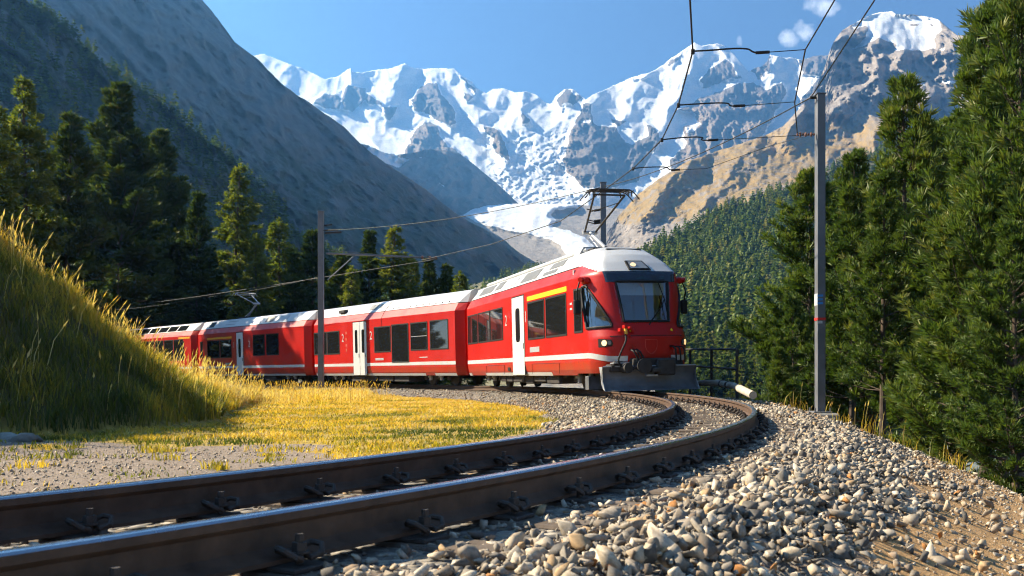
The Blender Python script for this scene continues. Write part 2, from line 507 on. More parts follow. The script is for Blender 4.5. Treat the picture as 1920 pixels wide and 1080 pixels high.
def mask_a(px, py):
    rk = soft_polys(px, py, ROCK_A, 5, 4)
    sn = soft_polys(px, py, SNOW_A, 2, 2)
    snow = np.clip(1 - rk, 0, 1) * 0.95 + 0.02
    snow = np.maximum(snow, sn * 0.95)
    tint = 0.5 * sstep(1125, 1085, px) * sstep(200, 240, py) + 0.55 * sstep(1235, 1290, px) * sstep(120, 200, py)
    return {'snow': snow, 'tint': tint}
relief('mountain_range', 440, 1640, 2.0, curve_fn(RIDGE_A), lambda x: x * 0 + 415, 175, depth_a, mask_a, M_FAR, jag=1.6, seed=1)

# ---- the dark rock spur standing in front of the range, left of the icefall
SPUR = [(640, 262), (690, 272), (717, 285), (745, 290), (775, 286), (803, 280), (833, 281), (864, 289), (895, 313), (937, 349), (968, 377), (990, 402)]
def depth_s(px, py, t):
    D = 4150 + 3.2 * (px - 700) - 420 * t
    return D - (ridged(px / 34, py / 30, 5, 21) - .5) * 240 - (fbm(px / 80, py / 60, 3, 25) - .5) * 160
def mask_s(px, py):
    top = curve_fn(SPUR)(px)
    sn = soft_polys(px, py, [(0.75, [(690, 262), (740, 285), (770, 300), (742, 315), (715, 305), (690, 285)]), (.72, [(815, 335), (835, 345), (828, 352)]), (.7, [(775, 300), (790, 290), (800, 300)])], 5, 6, 3)
    sn = np.maximum(sn, 0.42 * sstep(.5, .72, fbm(px / 14, py / 9, 4, 31)) * sstep(335, 280, py))
    return {'snow': sn, 'tint': 0.25 + 0 * px}
relief('rock_spur', 640, 992, 2.5, curve_fn(SPUR), lambda x: x * 0 + 425, 70, depth_s, mask_s, M_FAR, seed=2)

# ---- right-hand mountain with its snow cap and brown slopes
RIDGE_B = [(1090, 505), (1130, 450), (1160, 405), (1195, 365), (1240, 332), (1290, 302), (1340, 285), (1400, 265), (1440, 252), (1470, 235), (1500, 203), (1525, 172), (1545, 130), (1556, 96),
           (1564, 77), (1579, 57), (1598, 46), (1627, 31), (1652, 22), (1674, 21), (1680, 27), (1715, 27), (1759, 36), (1778, 52), (1794, 66), (1809, 65), (1822, 74), (1841, 65), (1880, 52), (1930, 60), (2040, 80)]
CAP_B = [[(1592, 49), (1627, 29), (1652, 19), (1674, 18), (1680, 24), (1759, 33), (1768, 55), (1753, 69), (1756, 91), (1731, 94), (1677, 94), (1680, 82), (1646, 72), (1595, 96), (1620, 72), (1627, 50), (1605, 54)],
         (0.8, [(1750, 145), (1765, 150), (1790, 152), (1800, 160), (1770, 158)]), (.75, [(1723, 152), (1737, 162), (1728, 163)]), (.75, [(1755, 92), (1775, 88), (1770, 98)])]
HOLE_B = [[(1703, 45), (1726, 44), (1722, 50), (1706, 50)], [(1740, 45), (1752, 44), (1750, 50)]]
SPINES_B = [([(1579, 57), (1560, 110), (1510, 190), (1480, 250)], 40, 210), ([(1650, 75), (1660, 100), (1640, 150), (1560, 210)], 55, 260), ([(1700, 95), (1690, 120), (1730, 180)], 40, 200),
            ([(1809, 65), (1790, 110), (1740, 190), (1650, 250)], 55, 230), ([(1841, 65), (1850, 140), (1800, 230)], 55, 230), ([(1759, 36), (1762, 80)], 30, 120),
            ([(1290, 302), (1250, 350), (1200, 420)], 50, 120), ([(1420, 262), (1380, 310), (1320, 390)], 40, 90)]
def depth_b(px, py, t):
    up = sstep(330, 60, py)
    D = 1500 + 2700 * np.clip((520 - py) / 480, -.1, 1.1) + 500 * sstep(1500, 1150, px) * sstep(250, 480, py) + 300 * t * 0
    D = D - (px - 1400) * 0.35 * (1 - up)
    for pts, w, a in SPINES_B:
        d = seg_dist(px + (fbm(px / 25, py / 25, 3, 44) - .5) * 24, py, pts)
        D = D - a * np.clip(1 - d / w, 0, 1) ** 1.2
    cap = soft_polys(px, py, CAP_B[:1], 3, 6)
    D = D - (ridged(px / 46, py / 36, 5, 41) - .5) * (60 + 330 * up) * (1 - .93 * cap) - (fbm(px / 120, py / 90, 3, 47) - .5) * (120 + 300 * up) * (1 - .6 * cap)
    D = D - (ridged(px / 15, py / 15, 4, 49) - .5) * (26 + 60 * up) * (1 - .8 * cap)
    return D
def mask_b(px, py):
    c = soft_polys(px, py, CAP_B, 3.5, 2.5, 1) * 0.97
    hl = soft_polys(px, py, HOLE_B, 2, 2, 1)
    snow = c * (1 - 0.8 * hl)
    tint = sstep(150, 290, py) * (0.35 + 0.55 * fbm(px / 40, py / 26, 4, 53)) + 0.14
    gul = sstep(400, 440, py) * sstep(1400, 1300, px)     # grey scree above the glacier's bed
    tint = tint * (1 - 0.85 * gul)
    return {'snow': snow, 'tint': tint}
relief('mountain', 1090, 2040, 2.6, curve_fn(RIDGE_B), lambda x: x * 0 + 560, 190, depth_b, mask_b, M_RIGHT, tpow=1.0, jag=1.6, seed=3)

# ---- valley floor with the glacier tongue
TOPV = [(780, 400), (871, 402), (882, 394), (913, 385), (957, 382), (1069, 383), (1090, 384), (1200, 395), (1320, 420)]
ICE = [[(866, 404), (882, 392), (913, 383), (957, 380), (1082, 380), (1086, 390), (1042, 395), (1032, 404), (1044, 414), (1036, 424), (1066, 431), (1096, 444), (1118, 468), (1122, 495), (1092, 500), (1066, 482), (1048, 460), (1036, 450),
         (1012, 446), (995, 440), (957, 433), (923, 426), (890, 416)]]
def depth_v(px, py, t):
    D = 4450 - 9.5 * (py - 383)
    D = D * (1 - 0.010 * (ridged(px / 60, py / 20, 3, 61) - .5) - 0.004 * (ridged((px + 2 * py) / 16, (py - .3 * px) / 9, 4, 64) - .5))
    c = soft_polys(px, py, ICE, 2, 7)            # the tongue stands above its moraine
    return D * (1 - 0.03 * c)
def mask_v(px, py):
    ice = soft_polys(px, py, ICE, 2.5, 3, 2)
    streak = 0.5 * sstep(.55, .75, ridged(px / 16 + py / 9, py / 16 - px / 40, 4, 66))
    return {'snow': np.clip(ice * (1.0 - 0.6 * streak), 0, 1), 'tint': 0.2 + 0 * px}
relief('glacier', 800, 1340, 2.5, curve_fn([(800, 412)] + TOPV[1:]), lambda x: x * 0 + 512, 80, depth_v, mask_v, M_SCREE, back=True, seed=4)
TOPN = [(300, 600), (600, 575), (800, 545), (900, 530), (960, 508), (1000, 499), (1340, 499)]
def depth_n(px, py, t):
    D = 3600 * np.exp(-(py - 385) / 105.0) + 60
    return D * (1 - 0.05 * (ridged(px / 40, py / 14, 4, 67) - .5))
relief('valley_floor', 300, 1225, 4.0, curve_fn(TOPN), lambda x: x * 0 + 735, 90, depth_n, lambda px, py: {'snow': 0 * px - .2, 'tint': .3 + .6 * sstep(1150, 950, px)}, M_SCREE, tpow=1.2, back=False, seed=8)

# ---- left mountainside: a steep valley wall turned away from the sun
def wall_depth(x0, tan, dmax):
    def f(px, py):
        u, w = ray(px, py)
        den = -(w + tan * (0.987 * u - 0.16))
        D = tan * x0 / np.maximum(den, 1e-3)
        return dmax * D / (dmax + D) * 1.15
    return f
RIDGE_L = [(-140, -120), (100, -95), (250, -70), (340, -40), (380, 0), (400, 24), (418, 48), (440, 78), (462, 96), (482, 108), (505, 134), (530, 158), (556, 178), (580, 192), (605, 210), (622, 222), (650, 242), (672, 266),
           (700, 290), (735, 314), (760, 330), (800, 356), (825, 378), (850, 396), (880, 416), (905, 428), (935, 442), (970, 470), (1000, 490), (1030, 508), (1060, 522)]
_wl = wall_depth(330, 1.08, 4000)
def depth_l(px, py, t):
    D = _wl(px, py)
    D = D * (1 - 0.10 * (ridged((px + py) / 130, (py - px) / 60, 5, 71) - .5) - 0.03 * (ridged(px / 22, py / 22, 4, 75) - .5))
    return D
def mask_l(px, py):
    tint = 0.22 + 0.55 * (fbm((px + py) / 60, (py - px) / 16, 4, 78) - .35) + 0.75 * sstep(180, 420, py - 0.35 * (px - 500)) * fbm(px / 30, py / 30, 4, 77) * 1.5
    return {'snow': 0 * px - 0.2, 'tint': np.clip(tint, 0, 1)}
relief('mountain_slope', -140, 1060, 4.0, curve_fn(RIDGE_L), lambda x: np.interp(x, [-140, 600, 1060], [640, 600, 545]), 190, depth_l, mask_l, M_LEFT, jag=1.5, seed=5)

# ---- the wooded shoulder in front of it
RIDGE_W = [(-140, -150), (0, -40), (50, 2), (100, 34), (130, 62), (150, 82), (185, 112), (222, 140), (255, 162), (290, 186), (320, 208), (350, 232), (385, 262), (420, 290), (450, 312), (480, 345), (510, 390), (540, 425), (580, 452), (640, 485)]
_ww = wall_depth(170, 1.15, 2600)
def depth_w(px, py, t):
    D = _ww(px, py)
    return D * (1 - 0.12 * (ridged((px + py) / 90, (py - px) / 60, 5, 81) - .5))
def mask_w(px, py):
    return {'snow': 0 * px - 0.3, 'tint': np.clip(0.35 + 0.7 * fbm(px / 22, py / 22, 4, 83), 0, 1)}
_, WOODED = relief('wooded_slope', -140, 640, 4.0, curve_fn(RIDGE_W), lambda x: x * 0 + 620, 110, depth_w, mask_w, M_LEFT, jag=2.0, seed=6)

# ---- forested hillside on the right
RIDGE_F = [(1150, 520), (1215, 474), (1245, 450), (1290, 434), (1340, 402), (1400, 380), (1440, 362), (1500, 352), (1530, 334), (1570, 315), (1640, 285), (1760, 228), (1860, 190), (2100, 150)]
def depth_f(px, py, t):
    top = curve_fn(RIDGE_F)(px)
    D = 235 + 720 * np.clip((830 - py) / 400, 0, 1.4) ** 1.5
    return D * (1 + 0.05 * (fbm(px / 70, py / 50, 3, 91) - .5))
m_, nt_, b_ = mat_new('forest_floor')
_co = geoco(nt_)
lk(nt_, ramp(nt_, noise_n(nt_, 0.15, 6, .6, _co), [(0.3, (0.035, 0.045, 0.015)), (0.55, (0.08, 0.075, 0.03)), (0.75, (0.13, 0.11, 0.055))]).outputs[0], b_.inputs['Base Color'])
b_.inputs['Roughness'].default_value = 0.95
M_FLOOR = m_
_, FOREST = relief('forest_hillside', 1150, 2100, 8.0, curve_fn(RIDGE_F), lambda x: x * 0 + 830, 70, depth_f, lambda px, py: {'snow': 0 * px}, M_FLOOR, back=True, seed=7)
# ================================================================== NEAR GROUND, TRACK, BALLAST
CREST = np.array([(-24, 12, 11.0), (-14.5, 17, 6.2), (-12.0, 18.8, 4.75), (-10.35, 20, 2.95), (-9.7, 21, 1.85), (-9.1, 22, 1.08), (-8.75, 24, 0.42), (-8.4, 26, 0.1), (-8.1, 29, -0.2), (-7.9, 33, -0.42)])
FOOT = [(-20, 4), (-12.5, 10.8), (-9.5, 12.6), (-7.3, 14.0), (-5.6, 16.2), (-5.6, 19.0), (-6.6, 23), (-7.4, 28), (-8.0, 32)]
def hill_z(x, y):
    """height of the grassy bank above the lawn, 0 away from it"""
    best = np.full(np.shape(x), 1e9); zc = np.zeros(np.shape(x)); side = np.zeros(np.shape(x))
    for (x0, y0, z0), (x1, y1, z1) in zip(CREST[:-1], CREST[1:]):
        vx, vy = x1 - x0, y1 - y0
        t = np.clip(((x - x0) * vx + (y - y0) * vy) / (vx * vx + vy * vy), 0, 1)
        d = np.hypot(x - x0 - t * vx, y - y0 - t * vy)
        m = d < best
        best = np.where(m, d, best); zc = np.where(m, z0 + t * (z1 - z0), zc)
        side = np.where(m, (x - x0) * vy - (y - y0) * vx, side)
    df = seg_dist(x, y, FOOT)
    # inside the footprint of the near bank?
    poly = [(p[0], p[1]) for p in CREST] + FOOT[::-1]
    near = in_poly(x, y, poly)
    t = best / (best + df + 1e-6)
    h = (zc + 0.45) * (1 - t ** 1.5)
    far = (side < 0) & ~near
    hf = np.maximum((zc + 0.45) - 0.16 * best, 0) * sstep(30, 6, best * 0.8)
    out = np.where(near, h, np.where(far, hf, 0.0))
    lump = (fbm(x / 1.6, y / 1.6, 3, 141) - .5) * .5 + (fbm(x / .5, y / .5, 3, 143) - .5) * .22
    return np.maximum(out + lump * sstep(.1, 1.2, out), 0)
def bed_z(s, o):
    """ballast profile across the track"""
    n = sstep(23, 12, s)
    ze = -0.26 - 0.60 * n
    out = np.where(o <= 1.45, -0.19, -0.19 + (ze + 0.19) * np.clip((o - 1.45) / 1.85, 0, 1))
    inn = np.where(o >= -1.25, -0.20, -0.20 - 0.27 * np.clip((-1.25 - o) / 1.1, 0, 1))
    z = np.where(o > 0, out, inn)
    return z - 0.002 * s
def ground_z(x, y, s=None, o=None):
    x = np.asarray(x, float); y = np.asarray(y, float)
    if s is None:
        s, o = near_track(x, y); s = s.reshape(x.shape); o = o.reshape(x.shape)
    z = bed_z(s, o)
    steep = 0.30 + 0.5 * sstep(40, 25, s)
    drop = np.maximum(o - 3.3, 0)
    z = z - np.minimum(drop * steep, 3 + drop * 0.09) * (o > 0)
    z = z + (fbm(x / 3.0, y / 3.0, 4, 5) - .5) * 0.14 * sstep(2.4, 3.4, np.abs(o)) + (fbm(x / .5, y / .5, 3, 15) - .5) * 0.03
    z = z + hill_z(x, y)
    # far away the land settles towards the valley
    z = z - 3.2 * sstep(100, 185, y)
    return z
def axis(pts):
    out = [pts[0][0]]
    for (a, st), (b, _) in zip(pts[:-1], pts[1:]):
        n = max(1, int(round((b - a) / st)))
        out += list(a + (b - a) * (np.arange(n) + 1) / n)
    return np.array(out)
gx = axis([(-3000, 600), (-130, 6), (-40, 1.6), (-16, .35), (-8, .25), (-3, .14), (5, .25), (12, 1.0), (50, 8), (90, 600), (3000, 1)])
gy = axis([(-3000, 600), (-14, 1.5), (0, .25), (2, .12), (9, .2), (24, .35), (40, .8), (70, 3), (200, 1)])
GX, GY = np.meshgrid(gx, gy)
gs, go = near_track(GX, GY); gs = gs.reshape(GX.shape); go = go.reshape(GX.shape)
GZ = ground_z(GX, GY, gs, go)
bal_out = np.where(gs < 20, 1.8 + 1.2 * sstep(5, 17, gs), 3.1)
GZ = GZ - 0.05 * ((go > -2.4) & (go < bal_out))
n1 = fbm(GX / 1.4, GY / 1.4, 4, 33) - .5
n2 = fbm(GX / 4.0, GY / 4.0, 4, 35) - .5
HILL = hill_z(GX, GY)
inside = go < 0
lawn = sstep(-.35, .35, np.maximum(GY - 12.4 + n1 * 2.5 + n2 * 2, GX + 2.5 + n1 * 2.2 + n2 * 2.0)) * sstep(-2.5, -3.0, go + n1 * .8)
lawn = np.maximum(lawn, sstep(0.02, 0.2, HILL)) * inside
lawn = np.where((go > 3.0), sstep(3.1, 3.9, go + n1 * 1.2) * 0.9, lawn)
dirt = sstep(1.7, 2.2, go + n1 * .4) * (go > 0)
m_, nt_, b_ = mat_new('ground_soil')
co_ = geoco(nt_)
f1 = noise_n(nt_, 5.0, 8, .65, co_); f2 = noise_n(nt_, 40.0, 6, .7, co_); f3 = noise_n(nt_, 0.7, 5, .6, co_)
grav = ramp(nt_, f2, [(0.28, (0.10, 0.075, 0.055)), (0.48, (0.24, 0.185, 0.14)), (0.7, (0.40, 0.33, 0.26))]).outputs[0]
grass = ramp(nt_, f1, [(0.3, (0.12, 0.10, 0.025)), (0.5, (0.36, 0.25, 0.055)), (0.7, (0.50, 0.34, 0.09))]).outputs[0]
drt = ramp(nt_, f2, [(0.3, (0.26, 0.145, 0.06)), (0.5, (0.46, 0.27, 0.115)), (0.72, (0.6, 0.39, 0.2))]).outputs[0]
grass = mixc(nt_, attr_n(nt_, 'bank'), grass, (0.10, 0.085, 0.03))
lw = math_n(nt_, 'ADD', attr_n(nt_, 'lawn'), math_n(nt_, 'MULTIPLY', math_n(nt_, 'SUBTRACT', f1, .5), .8))
c_ = mixc(nt_, ramp(nt_, attr_n(nt_, 'dirt'), [(0.3, 0.0), (0.7, 1.0)]).outputs[0], grav, drt)
c_ = mixc(nt_, ramp(nt_, lw, [(0.42, 0.0), (0.58, 1.0)]).outputs[0], c_, grass)
lk(nt_, c_, b_.inputs['Base Color'])
b_.inputs['Roughness'].default_value = 0.95; b_.inputs['Specular IOR Level'].default_value = 0.2
bump_n(nt_, math_n(nt_, 'ADD', f2, math_n(nt_, 'MULTIPLY', f1, 1.5)), 0.7, 0.02, b_)
M_GROUND = m_
nn, mm = GX.shape
ii = np.arange(nn * mm).reshape(nn, mm)
gme = np_mesh('ground', np.stack([GX, GY, GZ], -1).reshape(-1, 3), np.stack([ii[:-1, :-1], ii[:-1, 1:], ii[1:, 1:], ii[1:, :-1]], -1).reshape(-1, 4), [M_GROUND], True)
attr_f(gme, 'lawn', lawn); attr_f(gme, 'dirt', dirt); attr_f(gme, 'bank', np.maximum(sstep(.05, .4, HILL), (go > 3.0) * 1.0))
ground = tag(link('ground', gme), kind='structure')

# ---- ballast bed under and beside the track
def stone_ramp(nt, fac):
    return ramp(nt, fac, [(0.0, (0.12, 0.115, 0.11)), (0.14, (0.22, 0.205, 0.185)), (0.32, (0.36, 0.33, 0.285)), (0.5, (0.47, 0.41, 0.325)), (0.64, (0.31, 0.275, 0.235)),
                          (0.75, (0.58, 0.53, 0.455)), (0.86, (0.42, 0.30, 0.18)), (0.91, (0.27, 0.245, 0.215)), (0.985, (0.42, 0.20, 0.07))], 'CONSTANT').outputs[0]
def stone_mat(name, src):
    m, nt, b = mat_new(name)
    fac = attr_n(nt, 'tint') if src == 'attr' else nd(nt, 'ShaderNodeObjectInfo').outputs['Random']
    co = geoco(nt)
    n = noise_n(nt, 38, 6, .65, co, .4); n2_ = noise_n(nt, 160, 4, .6, co)
    c = mixc(nt, 1.0, stone_ramp(nt, fac), ramp(nt, n, [(0.3, 0.62), (0.7, 1.25)]).outputs[0], 'MULTIPLY')
    c = mixc(nt, 1.0, c, (0.98, 0.915, 0.81), 'MULTIPLY')
    c = mixc(nt, ramp(nt, noise_n(nt, 11, 3, .5, co), [(0.52, 0.0), (0.75, 0.5)]).outputs[0], c, (0.30, 0.18, 0.09))
    lk(nt, c, b.inputs['Base Color']); b.inputs['Roughness'].default_value = 0.85; b.inputs['Specular IOR Level'].default_value = 0.25
    bump_n(nt, math_n(nt, 'ADD', n, math_n(nt, 'MULTIPLY', n2_, .4)), 0.2, 0.002, b)
    return m
M_STONE = stone_mat('ballast_stone', 'attr'); M_STONE_I = stone_mat('ballast_stone_single', 'obj')
m_, nt_, b_ = mat_new('ballast_fill')
co_ = geoco(nt_)
vo = nd(nt_, 'ShaderNodeTexVoronoi'); vo.inputs['Scale'].default_value = 17; lk(nt_, co_, vo.inputs['Vector'])
lk(nt_, mixc(nt_, 1.0, stone_ramp(nt_, nd(nt_, 'ShaderNodeSeparateColor').outputs[0]), (0.55, 0.53, 0.5), 'MULTIPLY'), b_.inputs['Base Color'])
sp = [n for n in nt_.nodes if n.bl_idname == 'ShaderNodeSeparateColor'][0]; lk(nt_, vo.outputs['Color'], sp.inputs[0])
b_.inputs['Roughness'].default_value = .95
bump_n(nt_, vo.outputs['Distance'], 1.0, -0.06, b_)
M_FILL = m_
bs = np.arange(-10, 118, 0.3); bo = np.array([-2.5, -2.1, -1.7, -1.25, -.8, -.3, .3, .8, 1.2, 1.6, 2.0, 2.4, 2.8, 3.2])
BS, BO = np.meshgrid(bs, bo)
BOc = np.where(BO > 1.65, np.minimum(BO, np.where(BS < 20, 1.8 + 1.2 * sstep(5, 17, BS), 3.1)), BO)
bx, by_, _, _ = tr(BS.ravel(), BOc.ravel())
bz = ground_z(bx, by_, BS.ravel(), BOc.ravel()) + np.where((BOc.ravel() < -2.4) | (BOc.ravel() > bal_out.max() * 0 + np.where(BS.ravel() < 20, 1.75 + 1.2 * sstep(5, 17, BS.ravel()), 3.05)), -0.07, 0.0)
ii = np.arange(BS.size).reshape(BS.shape)
ballast = tag(link('ballast_bed', np_mesh('ballast_bed', np.stack([bx, by_, bz], -1), np.stack([ii[:-1, :-1], ii[1:, :-1], ii[1:, 1:], ii[:-1, 1:]], -1).reshape(-1, 4), [M_FILL], True)), kind='structure')

# stone shapes: convex lumps with flat broken faces
def stone_shape(seed, cuts=9):
    """a lump broken out of a block: random planes slice the corners off"""
    r_ = random.Random(seed)
    bm = bmesh.new()
    bmesh.ops.create_cube(bm, size=2.0)
    sx, sy, sz = r_.uniform(.9, 1.3), r_.uniform(.62, 1.0), r_.uniform(.42, .78)
    for v in bm.verts: v.co = Vector((v.co.x * r_.uniform(.8, 1.1), v.co.y * r_.uniform(.8, 1.1), v.co.z * r_.uniform(.8, 1.1)))
    for _ in range(cuts):
        n = Vector((r_.gauss(0, 1), r_.gauss(0, 1), r_.gauss(0, 1))).normalized()
        res = bmesh.ops.bisect_plane(bm, geom=bm.verts[:] + bm.edges[:] + bm.faces[:], plane_co=n * r_.uniform(.34, .86), plane_no=n, clear_outer=True)
        ed = [e for e in res['geom_cut'] if isinstance(e, bmesh.types.BMEdge)]
        if ed: bmesh.ops.contextual_create(bm, geom=ed)
    k1, k2 = r_.uniform(-.5, .5), r_.uniform(-.5, .5)
    m_ = sum((v.co.length for v in bm.verts), 0) / len(bm.verts)
    for v in bm.verts: v.co = Vector(((v.co.x + k1 * v.co.z) * sx, (v.co.y + k2 * v.co.x) * sy, v.co.z * sz)) / m_ * 1.08
    bmesh.ops.triangulate(bm, faces=bm.faces[:])
    bmesh.ops.recalc_face_normals(bm, faces=bm.faces[:])
    bm.verts.index_update()
    V = np.array([v.co[:] for v in bm.verts]); F = np.array([[v.index for v in f.verts] for f in bm.faces])
    bm.free()
    return V, F
STONES = [stone_shape(100 + k, 6) for k in range(24)]
STONES_LOW = [stone_shape(300 + k, 2) for k in range(16)]
STONES_FAR = [stone_shape(400 + k, 0) for k in range(16)]
def rot_mats(n, g):
    q = g.normal(size=(n, 4)); q /= np.linalg.norm(q, axis=1)[:, None]
    w, x, y, z = q.T
    return np.stack([1 - 2 * (y * y + z * z), 2 * (x * y - z * w), 2 * (x * z + y * w), 2 * (x * y + z * w), 1 - 2 * (x * x + z * z), 2 * (y * z - x * w),
                     2 * (x * z - y * w), 2 * (y * z + x * w), 1 - 2 * (x * x + y * y)], -1).reshape(n, 3, 3)
def scatter_mesh(shapes, which, P, Rm, S):
    Vs, Fs, Ts, base = [], [], [], 0
    for k, (V, F) in enumerate(shapes):
        idx = np.where(which == k)[0]
        if not len(idx): continue
        X = np.einsum('nij,vj->nvi', Rm[idx], V) * S[idx][:, None, None] + P[idx][:, None, :]
        Vs.append(X.reshape(-1, 3))
        Fs.append((F[None] + (np.arange(len(idx)) * len(V))[:, None, None] + base).reshape(-1, F.shape[1]))
        Ts.append(np.repeat(idx, len(V)))
        base += len(idx) * len(V)
    return np.concatenate(Vs), np.concatenate(Fs), np.concatenate(Ts)
SLEEPER_STEP = 0.63
def scatter_stones():
    P, S = [], []
    for (s0, s1, dens) in ((-5, 8, 1150), (8, 16, 560), (16, 30, 240), (30, 66, 75)):
        n = int((s1 - s0) * 6.6 * dens)
        s = rng.uniform(s0, s1, n); o = rng.uniform(-2.7, 3.9, n)
        x, y, z0, a = tr(s, o)
        # how densely the stones lie: thin out over the earth on the outside and towards the grass inside
        lim = np.where(s < 20, 1.75 + 1.2 * sstep(5, 17, s), 3.05)
        ed = fbm(x / .8, y / .8, 3, 52) - .5
        p = np.where(o > 0, sstep(.45, -.25, o - lim + ed * 1.2) + 0.075 * sstep(1.7, .3, o - lim) , sstep(-2.75, -2.3, o + ed * .6))
        ok = rng.random(n) < p
        # keep the rails and the sleeper tops clear
        ok &= (np.abs(np.abs(o) - .53) > .10)
        ph = np.abs((s / SLEEPER_STEP) % 1 - .5) * SLEEPER_STEP
        tops = (ph > SLEEPER_STEP / 2 - .115) & (np.abs(o) < 1.0)
        ok &= ~(tops & (rng.random(n) < .80))
        nearrail = (np.abs(o) < 1.0)
        u = np.where(y > .5, x / np.maximum(y, .5), 9); px = 960 + FPX * u
        py = HORIZON + FPX * (CAMZ - z0 + .2) / np.maximum(y, .5)
        ok &= (y > 1.3) & (px > -120) & (px < 2050) & (py < 1300)
        x, y, s, o, nr = x[ok], y[ok], s[ok], o[ok], nearrail[ok]
        r = np.clip(rng.lognormal(math.log(.0195), .45, len(x)), .008, .044)
        r = np.where(nr, r * .72, r)
        r = np.where((rng.random(len(x)) < .35) & ~nr, r * .6, r)
        z = ground_z(x, y, s, o) + r * .25 + rng.uniform(-.012, .026, len(x)) - np.where(nr, .015, 0)
        P.append(np.stack([x, y, z], -1)); S.append(r)
    return np.concatenate(P), np.concatenate(S)
SP, SS = scatter_stones()
srm = rot_mats(len(SP), rng)
# lay most stones on their flat side
flat = rng.random(len(SP)) < .4
ang = rng.uniform(0, 6.28, len(SP))
zz = np.zeros_like(ang); oo = np.ones_like(ang)
rz_ = np.stack([np.cos(ang), -np.sin(ang), zz, np.sin(ang), np.cos(ang), zz, zz, zz, oo], -1).reshape(-1, 3, 3)
tilt = rng.normal(0, .3, (len(SP), 2))
tx_ = np.stack([oo, zz, tilt[:, 0], zz, oo, tilt[:, 1], -tilt[:, 0], -tilt[:, 1], oo], -1).reshape(-1, 3, 3)
srm = np.where(flat[:, None, None], np.einsum('nij,njk->nik', tx_, rz_), srm)
stint = rng.random(len(SP))
_d = SP[:, 1]; _px = 960 + FPX * SP[:, 0] / _d; _py = HORIZON + FPX * (CAMZ - SP[:, 2]) / _d
_sz = SS / _d * ((_px > 20) & (_px < 1900) & (_py < 1070) & (_py > 700))
_so, _oo = near_track(SP[:, 0], SP[:, 1])
_sz = _sz * ((_oo > .75) | (np.abs(_oo) < .3))
single = np.argsort(-_sz)[:300]
sw = rng.integers(0, 24, len(SP))
smesh = [np_mesh('stone', V, F, [M_STONE_I]) for V, F in STONES]
for i in single:
    o_ = link('stone', smesh[sw[i]], ballast)
    M4 = Matrix(srm[i].tolist()).to_4x4()
    M4 = Matrix.Translation(Vector(SP[i])) @ M4 @ Matrix.Scale(float(SS[i]), 4)
    o_.matrix_local = M4
rest = np.ones(len(SP), bool); rest[single] = False
nearm = rest & (_d < 6.5); midm = rest & (_d >= 6.5) & (_d < 15); farm = rest & (_d >= 15)
V1, F1, T1 = scatter_mesh(STONES, np.where(nearm, sw, -1), SP, srm, SS)
V2, F2, T2 = scatter_mesh(STONES_LOW, np.where(midm, sw % 16, -1), SP, srm, SS)
V3, F3, T3 = scatter_mesh(STONES_FAR, np.where(farm, sw % 16, -1), SP, srm, SS * 1.15)
sme = np_mesh('loose_stones', np.concatenate([V1, V2, V3]), np.concatenate([F1, F2 + len(V1), F3 + len(V1) + len(V2)]), [M_STONE])
attr_f(sme, 'tint', np.concatenate([stint[T1], stint[T2], stint[T3]]))
tag(link('loose_stones', sme, ballast), kind='stuff')

# ---- rails
M_RAIL = simple('rusty_rail', (0.09, 0.055, 0.036), 0.75, 0.0, 0.25, 0.45, 9.0, 0.25)
m_, nt_, b_ = mat_new('polished_rail_top')
b_.inputs['Base Color'].default_value = (0.5, 0.5, 0.52, 1); b_.inputs['Metallic'].default_value = 1.0
lk(nt_, ramp(nt_, noise_n(nt_, 14, 5, .6, geoco(nt_)), [(0.3, 0.16), (0.7, 0.3)]).outputs[0], b_.inputs['Roughness'])
M_STEEL = m_
PROF = [(-.012, .0), (.012, .0), (.026, -.0025), (.0325, -.010), (.0335, -.034), (.024, -.043), (.0095, -.052), (.008, -.115), (.026, -.134), (.0675, -.146), (.0675, -.16)]
half = PROF[1:]
prof = half + [(-a, b) for a, b in half[::-1]]
rs_ = np.concatenate([np.arange(-9, 30, .25), np.arange(30, 116, .5)])
track = tag(empty('railway_track', (0, 0, 0)), 'curved single railway track of rusty rails on sleepers sweeping past the camera', 'railway track')
for side in (-1, 1):
    rows = []
    for (a, b) in prof:
        x, y, z, _ = tr(rs_, side * .53 + a)
        rows.append(np.stack([x, y, z + b], -1))
    P = np.stack(rows, 1); n_, k_ = P.shape[:2]
    ii = np.arange(n_ * k_).reshape(n_, k_)
    F = np.stack([ii[:-1, :], np.roll(ii, -1, 1)[:-1, :], np.roll(ii, -1, 1)[1:, :], ii[1:, :]], -1)
    top = np.zeros((n_ - 1, k_), int); top[:, 0] = 1; top[:, k_ - 1] = 1; top[:, k_ - 2] = 1; top[:, 1] = 1
    me = np_mesh('rail', P.reshape(-1, 3), F.reshape(-1, 4), [M_RAIL, M_STEEL], True, top.ravel())
    try: me.set_sharp_from_angle(angle=R(35))
    except Exception: pass
    link('rail', me, track)

